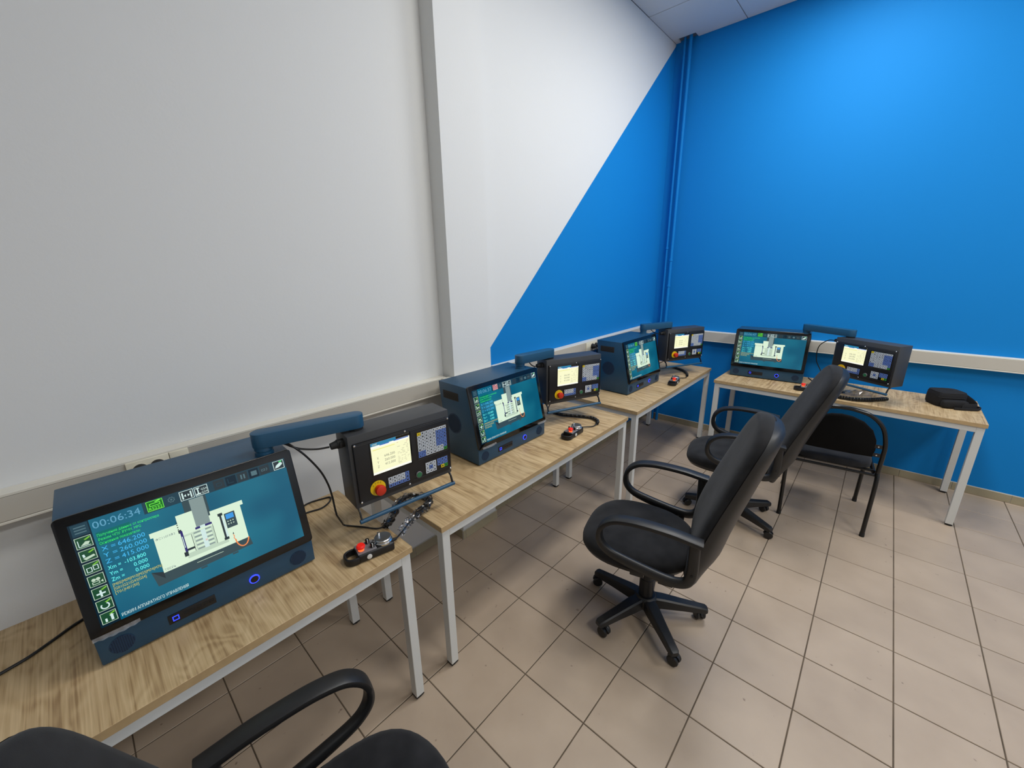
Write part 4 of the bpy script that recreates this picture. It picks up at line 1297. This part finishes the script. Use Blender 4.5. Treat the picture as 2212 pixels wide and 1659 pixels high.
# ---------------------------------------------------------------- office chairs
def office_chair_proto():
    t = thing('office_chair', 'x', 'office chair', group='black fabric office chairs on castors')
    # seat: cushion on a plastic pan
    def seat_rings(levels):
        rr = []
        for s, z in levels:
            ring = superring(0.246 * s, 0.262 * s, 44, 2.7, z)
            out = []
            for x, y, zz in ring:
                zz -= max(0, (y - 0.13) / 0.14) ** 2 * 0.022
                zz += (max(0, abs(x) - 0.12) / 0.12) ** 2 * 0.006 * (1 if zz > 0.47 else 0)
                out.append((x * (1 - 0.10 * max(0, -y / 0.24)), y + 0.062, zz))
            rr.append(out)
        return rr
    bm = B(); rings(bm, seat_rings([(0.97, 0.436), (1.0, 0.452), (1.0, 0.472), (0.97, 0.489), (0.88, 0.502), (0.70, 0.507), (0.4, 0.506), (0.05, 0.505)])); finish('seat', bm, FABRIC, t, smooth=60)
    bm = B(); rings(bm, seat_rings([(0.35, 0.408), (0.80, 0.410), (0.94, 0.420), (0.985, 0.442)])); finish('seat_pan', bm, PLASTIC, t, smooth=60)
    # backrest: fabric cushion before a plastic shell, following an S curve
    cur = smooth_path([(0, -0.206, 0.362), (0, -0.219, 0.450), (0, -0.222, 0.550), (0, -0.240, 0.660), (0, -0.270, 0.780), (0, -0.304, 0.900), (0, -0.338, 1.020), (0, -0.365, 1.110), (0, -0.379, 1.168)], 5)
    def width(s):
        w = 0.165 + 0.075 * math.sin(min(s / 0.34, 1) * math.pi / 2)
        if s > 0.34: w -= 0.070 * ((s - 0.34) / 0.66) ** 1.3
        e = 1.0
        if s > 0.74: e = max(0.0, 1 - ((s - 0.74) / 0.264) ** 2.6) ** 0.5
        if s < 0.09: e = (1 - ((0.09 - s) / 0.093) ** 2) ** 0.5
        return max(w * e, 0.008)
    T, N = frames([Vector(p) for p in cur], up=(0, 1, 0))
    def back(front, rear, grow, name, m, curve):
        rr = []
        n = len(cur)
        for i, p in enumerate(cur):
            s = i / (n - 1)
            w = width(s) * grow
            f = min(1, (w / 0.12)) ** 0.5
            ring = []
            for j in range(28):
                th = 2 * math.pi * j / 28
                c, sn = math.cos(th), math.sin(th)
                x = w * math.copysign(abs(c) ** (2 / 2.6), c)
                q = math.copysign(abs(sn) ** (2 / 2.4), sn)
                d = (front if q > 0 else rear(s)) * abs(q) * f
                v = Vector(p) + N[i] * (d + curve * (x / 0.22) ** 2)
                v.x += x
                ring.append(v)
            rr.append(ring)
        bm = B(); rings(bm, rr)
        bmesh.ops.recalc_face_normals(bm, faces=bm.faces[:])
        finish(name, bm, m, t, smooth=60)
    ramp = lambda s: max(0.0, min(1.0, (s - 0.08) / 0.22))
    back(0.050, lambda s: -0.016, 1.0, 'backrest', FABRIC, 0.024)
    back(-0.006, lambda s: -0.028 - 0.050 * ramp(s) ** 2 * (3 - 2 * ramp(s)) * (1 - 0.60 * max(0, (s - 0.35) / 0.65)), 1.015, 'back_shell', PLASTIC, 0.022)
    # closed loop armrests
    loop = [(-0.222, 0.692), (-0.17, 0.701), (-0.10, 0.712), (0.0, 0.718), (0.07, 0.715), (0.132, 0.700), (0.176, 0.662), (0.190, 0.612), (0.180, 0.566), (0.142, 0.530),
            (0.07, 0.506), (-0.02, 0.486), (-0.09, 0.474), (-0.145, 0.473), (-0.182, 0.492), (-0.196, 0.540), (-0.196, 0.62), (-0.194, 0.695)]
    for sx in (-1, 1):
        P = smooth_path([(sx * (0.268 + 0.012 * (z - 0.45) / 0.25), y, z) for y, z in loop], 5)
        bm = B()
        tube(bm, P, lambda s: 0.029 if s < 0.36 else (0.029 - 0.013 * min(1, (s - 0.36) / 0.15)), 12, up=(1, 0, 0), ry=lambda s: 0.0125 if s < 0.4 else 0.0125 + 0.009 * min(1, (s - 0.4) / 0.2), power=3.4)
        box(bm, (min(sx * 0.20, sx * 0.262), -0.13, 0.430), (max(sx * 0.20, sx * 0.262), -0.07, 0.452), 0.003); box(bm, (min(sx * 0.20, sx * 0.262), -0.01, 0.432), (max(sx * 0.20, sx * 0.262), 0.05, 0.462), 0.003)
        ar = finish('armrest', bm, PLASTIC, t, smooth=50)
        bm = B(); lathe(bm, [(0.006, 0), (0.006, 0.002), (0.003, 0.003)], 12, axis_matrix((sx * 0.2885, -0.196, 0.54), (sx, 0, 0))); finish('armrest_screw', bm, RUBBER, ar)
    bm = B(); box(bm, (-0.075, -0.11, 0.372), (0.075, 0.10, 0.409), 0.006); box(bm, (-0.035, -0.25, 0.385), (0.035, -0.08, 0.398), 0.003); cyl(bm, (0.06, 0, 0.388), (0.21, 0.0, 0.392), 0.005, seg=10); box(bm, (0.19, -0.012, 0.384), (0.235, 0.012, 0.398), 0.004); finish('tilt_mechanism', bm, PLASTIC, t)
    bm = B(); lathe(bm, [(0.036, 0.100), (0.036, 0.225), (0.033, 0.228), (0.033, 0.300), (0.029, 0.303), (0.029, 0.374)], 24); finish('gas_column', bm, PLASTIC, t)
    bm = B(); lathe(bm, [(0.052, 0.062), (0.056, 0.070), (0.056, 0.118), (0.046, 0.128), (0.02, 0.130)], 28); finish('base_hub', bm, PLASTIC, t)
    tg = B(); box(tg, (-0.012, -0.318, 0.575), (-0.010, -0.262, 0.617)); finish('paper_tag', tg, WHITE_TAG, t, smooth=0)
    for k in range(5):
        a = 2 * math.pi * k / 5
        M = Matrix.Rotation(a, 4, 'Z')
        bm = B()
        rr = []
        for r, w, z0, z1 in ((0.035, 0.030, 0.066, 0.122), (0.09, 0.029, 0.064, 0.118), (0.18, 0.025, 0.062, 0.104), (0.262, 0.022, 0.058, 0.092), (0.292, 0.021, 0.057, 0.087), (0.303, 0.016, 0.060, 0.080)):
            rr.append([(r, -w, z0), (r, w, z0), (r, w, z1 - 0.006), (r, w * 0.72, z1), (r, -w * 0.72, z1), (r, -w, z1 - 0.006)])
        rings(bm, rr, M=M)
        bmesh.ops.recalc_face_normals(bm, faces=bm.faces[:])
        lg = finish('base_leg', bm, PLASTIC, t)
        bm = B()
        C = M @ Matrix.Translation((0.275, 0, 0)) @ Matrix.Rotation(math.radians(35 + 70 * (k % 3)), 4, 'Z')
        for sy in (-1, 1):
            lathe(bm, [(0.010, -0.009), (0.024, -0.008), (0.0265, -0.004), (0.0265, 0.005), (0.023, 0.009), (0.010, 0.010)], 20, C @ axis_matrix((0.012, sy * 0.014, 0.0272), (0, sy, 0)))
        cyl(bm, C @ Vector((0.012, -0.022, 0.027)), C @ Vector((0.012, 0.022, 0.027)), 0.006, seg=10)
        prism(bm, [(0.012 + 0.030 * math.cos(math.radians(q)), 0.027 + 0.030 * math.sin(math.radians(q))) for q in range(20, 171, 15)] + [(-0.006, 0.027), (0.018, 0.027)], 0.010, 'xz', -0.005, 0, C)
        cyl(bm, C @ Vector((0, 0, 0.045)), C @ Vector((0, 0, 0.062)), 0.007, seg=10)
        finish('castor', bm, CASTER, lg)
    return t
CHAIRS = [
 (0.970, -0.558, 15, -130, 3, 'black office chair on castors in the middle, facing the second desk'),
 (2.185, -0.645, 13, -114, 6, 'black office chair on castors turned before the corner, behind the middle chair'),
 (-0.590, -0.480, -100, 0, 2.5, 'black office chair cut off by the bottom left edge'),
]
oc0 = office_chair_proto()
for i, (x, y, deg, bdeg, rec, lab) in enumerate(CHAIRS):
    c = oc0 if i == 0 else copy_tree(oc0)
    c['label'] = lab
    c.location = (x, y, 0.0006); c.rotation_euler = (0, 0, math.radians(deg))
    for ch in c.children:        # each back reclines by its own amount about the seat's rear edge
        if ch.name.split('.')[0] in ('backrest', 'back_shell', 'paper_tag'):
            Rx = Matrix.Rotation(math.radians(rec), 4, 'X')
            pv = Vector((0, -0.20, 0.46))
            ch.rotation_euler = (math.radians(rec), 0, 0)
            ch.location = pv - Rx.to_3x3() @ pv
    if i == 2:                   # its gas lift is let down
        for ch in c.children:
            if not ch.name.startswith('base_'): ch.location.z -= 0.092
    for ch in c.children:        # the five-star base turns freely under the seat
        if ch.name.startswith('base_leg'):
            ch.rotation_euler = (0, 0, math.radians(bdeg - deg))

# ---------------------------------------------------------------- visitor chair
def visitor_chair(label, loc, deg):
    t = thing('visitor_chair', label, 'chair', loc, math.radians(deg))
    R = 0.0125
    seat = []
    for s, z in ((0.90, 0.445), (1.0, 0.452), (1.0, 0.475), (0.95, 0.488), (0.8, 0.494), (0.4, 0.496), (0.02, 0.496)):
        seat.append([(x * (1 + 0.06 * y / 0.2), y + 0.0, z) for x, y, z in superring(0.222 * s, 0.205 * s, 36, 5, z)])
    bm = B(); rings(bm, seat); finish('seat', bm, FABRIC, t, smooth=60)
    # half-round padded back
    lean = lambda z: -0.205 - 0.10 * (z - 0.45)
    outline = [(-0.195, 0.545), (-0.2, 0.60), (-0.193, 0.66), (-0.165, 0.725), (-0.115, 0.772), (-0.055, 0.796), (0, 0.802), (0.055, 0.796), (0.115, 0.772), (0.165, 0.725), (0.193, 0.66), (0.2, 0.60), (0.195, 0.545), (0.1, 0.538), (0, 0.536), (-0.1, 0.538)]
    cz = 0.66
    rr = []
    for s, d in ((0.02, -0.014), (0.9, -0.013), (0.985, -0.006), (1.0, 0.006), (0.985, 0.018), (0.9, 0.028), (0.02, 0.032)):
        rr.append([(x * s, lean(cz + (z - cz) * s) + d + 0.018 - 0.3 * (x * s) ** 2, cz + (z - cz) * s) for x, z in outline])
    bm = B(); rings(bm, rr); bmesh.ops.recalc_face_normals(bm, faces=bm.faces[:]); finish('backrest', bm, NYLON_B, t, smooth=60)
    arch = [(-0.238, 0.44), (-0.240, 0.56), (-0.236, 0.65), (-0.205, 0.755), (-0.14, 0.822), (-0.06, 0.848), (0, 0.853), (0.06, 0.848), (0.14, 0.822), (0.205, 0.755), (0.236, 0.65), (0.240, 0.56), (0.238, 0.44)]
    bm = B(); tube(bm, smooth_path([(x, lean(z), z) for x, z in arch], 6), R, 12); finish('back_frame', bm, TUBE_BLACK, t)
    for sx in (-1, 1):
        for z in (0.565, 0.625):
            bm = B(); box(bm, (min(sx * 0.19, sx * 0.238), lean(z) - 0.003, z - 0.012), (max(sx * 0.19, sx * 0.238), lean(z) + 0.003, z + 0.012), 0.001)
            bk = finish('back_bracket', bm, PLASTIC, t)
            bm = B(); lathe(bm, [(0.005, 0), (0.004, 0.003), (0, 0.0035)], 12, axis_matrix((sx * 0.208, lean(z) - 0.003, z), (0, -1, 0))); finish('bracket_screw', bm, CHROME, bk)
        for p in ([(sx * 0.238, lean(0.44), 0.442), (sx * 0.240, -0.225, 0.36), (sx * 0.232, -0.262, 0.008)], [(sx * 0.225, -0.16, 0.425), (sx * 0.228, 0.06, 0.425), (sx * 0.230, 0.165, 0.412), (sx * 0.229, 0.196, 0.36), (sx * 0.228, 0.235, 0.008)]):
            bm = B(); tube(bm, smooth_path(p, 6), R, 12); lg = finish('leg', bm, TUBE_BLACK, t)
            e = Vector(p[-1])
            bm = B(); cyl(bm, (e.x, e.y, 0.0004), (e.x, e.y, 0.028), 0.0145, 0.0135, seg=14); finish('foot_tip', bm, RUBBER, lg)
    for y, z in ((-0.150, 0.430), (0.130, 0.428)):
        bm = B(); cyl(bm, (-0.228, y, z), (0.228, y, z), 0.009, seg=12); finish('crossbar', bm, TUBE_BLACK, t)
    bm = B(); cyl(bm, (-0.236, -0.20, 0.420), (0.236, -0.20, 0.420), 0.009, seg=12); finish('crossbar', bm, TUBE_BLACK, t)
visitor_chair('black padded visitor chair with tubular frame at the back desk', (2.725, -1.105, 0), -83)

# ---------------------------------------------------------------- small black bag on the back desk
def bag(label, loc, deg):
    t = thing('shoulder_bag', label, 'bag', loc, math.radians(deg))
    rnd = random.Random(4)
    L, D, H = 0.088, 0.078, 0.10
    def blob(levels, power, jit, cx=0, cy=0):
        rr = []
        for s, z in levels:
            rr.append([(x + cx + rnd.uniform(-jit, jit), y + cy + rnd.uniform(-jit, jit), zz + rnd.uniform(-jit, jit) * 0.6 if z > 0.004 else zz) for x, y, zz in superring(L * s, D * s, 40, power, z)])
        return rr
    bm = B(); rings(bm, blob([(0.90, 0.001), (0.98, 0.012), (1.0, 0.040), (0.99, 0.070), (0.97, 0.092), (0.91, 0.101), (0.7, 0.107), (0.35, 0.109), (0.03, 0.110)], 4.2, 0.0016)); finish('bag_body', bm, NYLON, t, smooth=60)
    bm = B()      # front pocket
    rr = []
    for s, y in ((0.96, -0.074), (1.0, -0.084), (0.98, -0.098), (0.9, -0.106), (0.6, -0.110), (0.05, -0.111)):
        rr.append([(x + rnd.uniform(-.001, .001), y, max(0.001, 0.030 + zz)) for x, zz, _ in superring(0.075 * s, 0.029 * s, 32, 4)])
    rings(bm, rr); bmesh.ops.recalc_face_normals(bm, faces=bm.faces[:]); finish('front_pocket', bm, NYLON, t, smooth=60)
    bm = B(); tube(bm, smooth_path([(-0.082, -0.056, 0.068), (-0.045, -0.079, 0.069), (0.045, -0.079, 0.069), (0.082, -0.056, 0.068)], 8), 0.0022, 6); finish('zip', bm, RUBBER, t)
    bm = B(); tube(bm, superpath(0.081, 0.072, 0.100), 0.0026, 6, closed=True); finish('top_piping', bm, RUBBER, t)
    bm = B(); tube(bm, smooth_path([(0.078, 0.025, 0.060), (0.108, 0.020, 0.062), (0.124, -0.015, 0.046), (0.134, -0.058, 0.026), (0.122, -0.096, 0.0235), (0.08, -0.116, 0.0235), (0.03, -0.110, 0.026)], 7), 0.0220, 10, up=(0, 0.25, 1), ry=0.0022, power=3); finish('strap', bm, NYLON, t, smooth=50)
    bm = B(); tube(bm, smooth_path([(0.138, -0.060, 0.012), (0.146, -0.085, 0.012), (0.135, -0.108, 0.012), (0.10, -0.128, 0.010), (0.04, -0.132, 0.010), (-0.02, -0.124, 0.010)], 7), 0.0085, 10, up=(0, 0, 1), ry=0.004, power=3); finish('strap_tail', bm, NYLON, t, smooth=50)
def superpath(a, b, z):
    return [Vector(p) for p in superring(a, b, 40, 4.0, z)]
bag('small black nylon shoulder bag with strap at the end of the back desk', (3.370, -1.650, DT + 0.0005), -62)
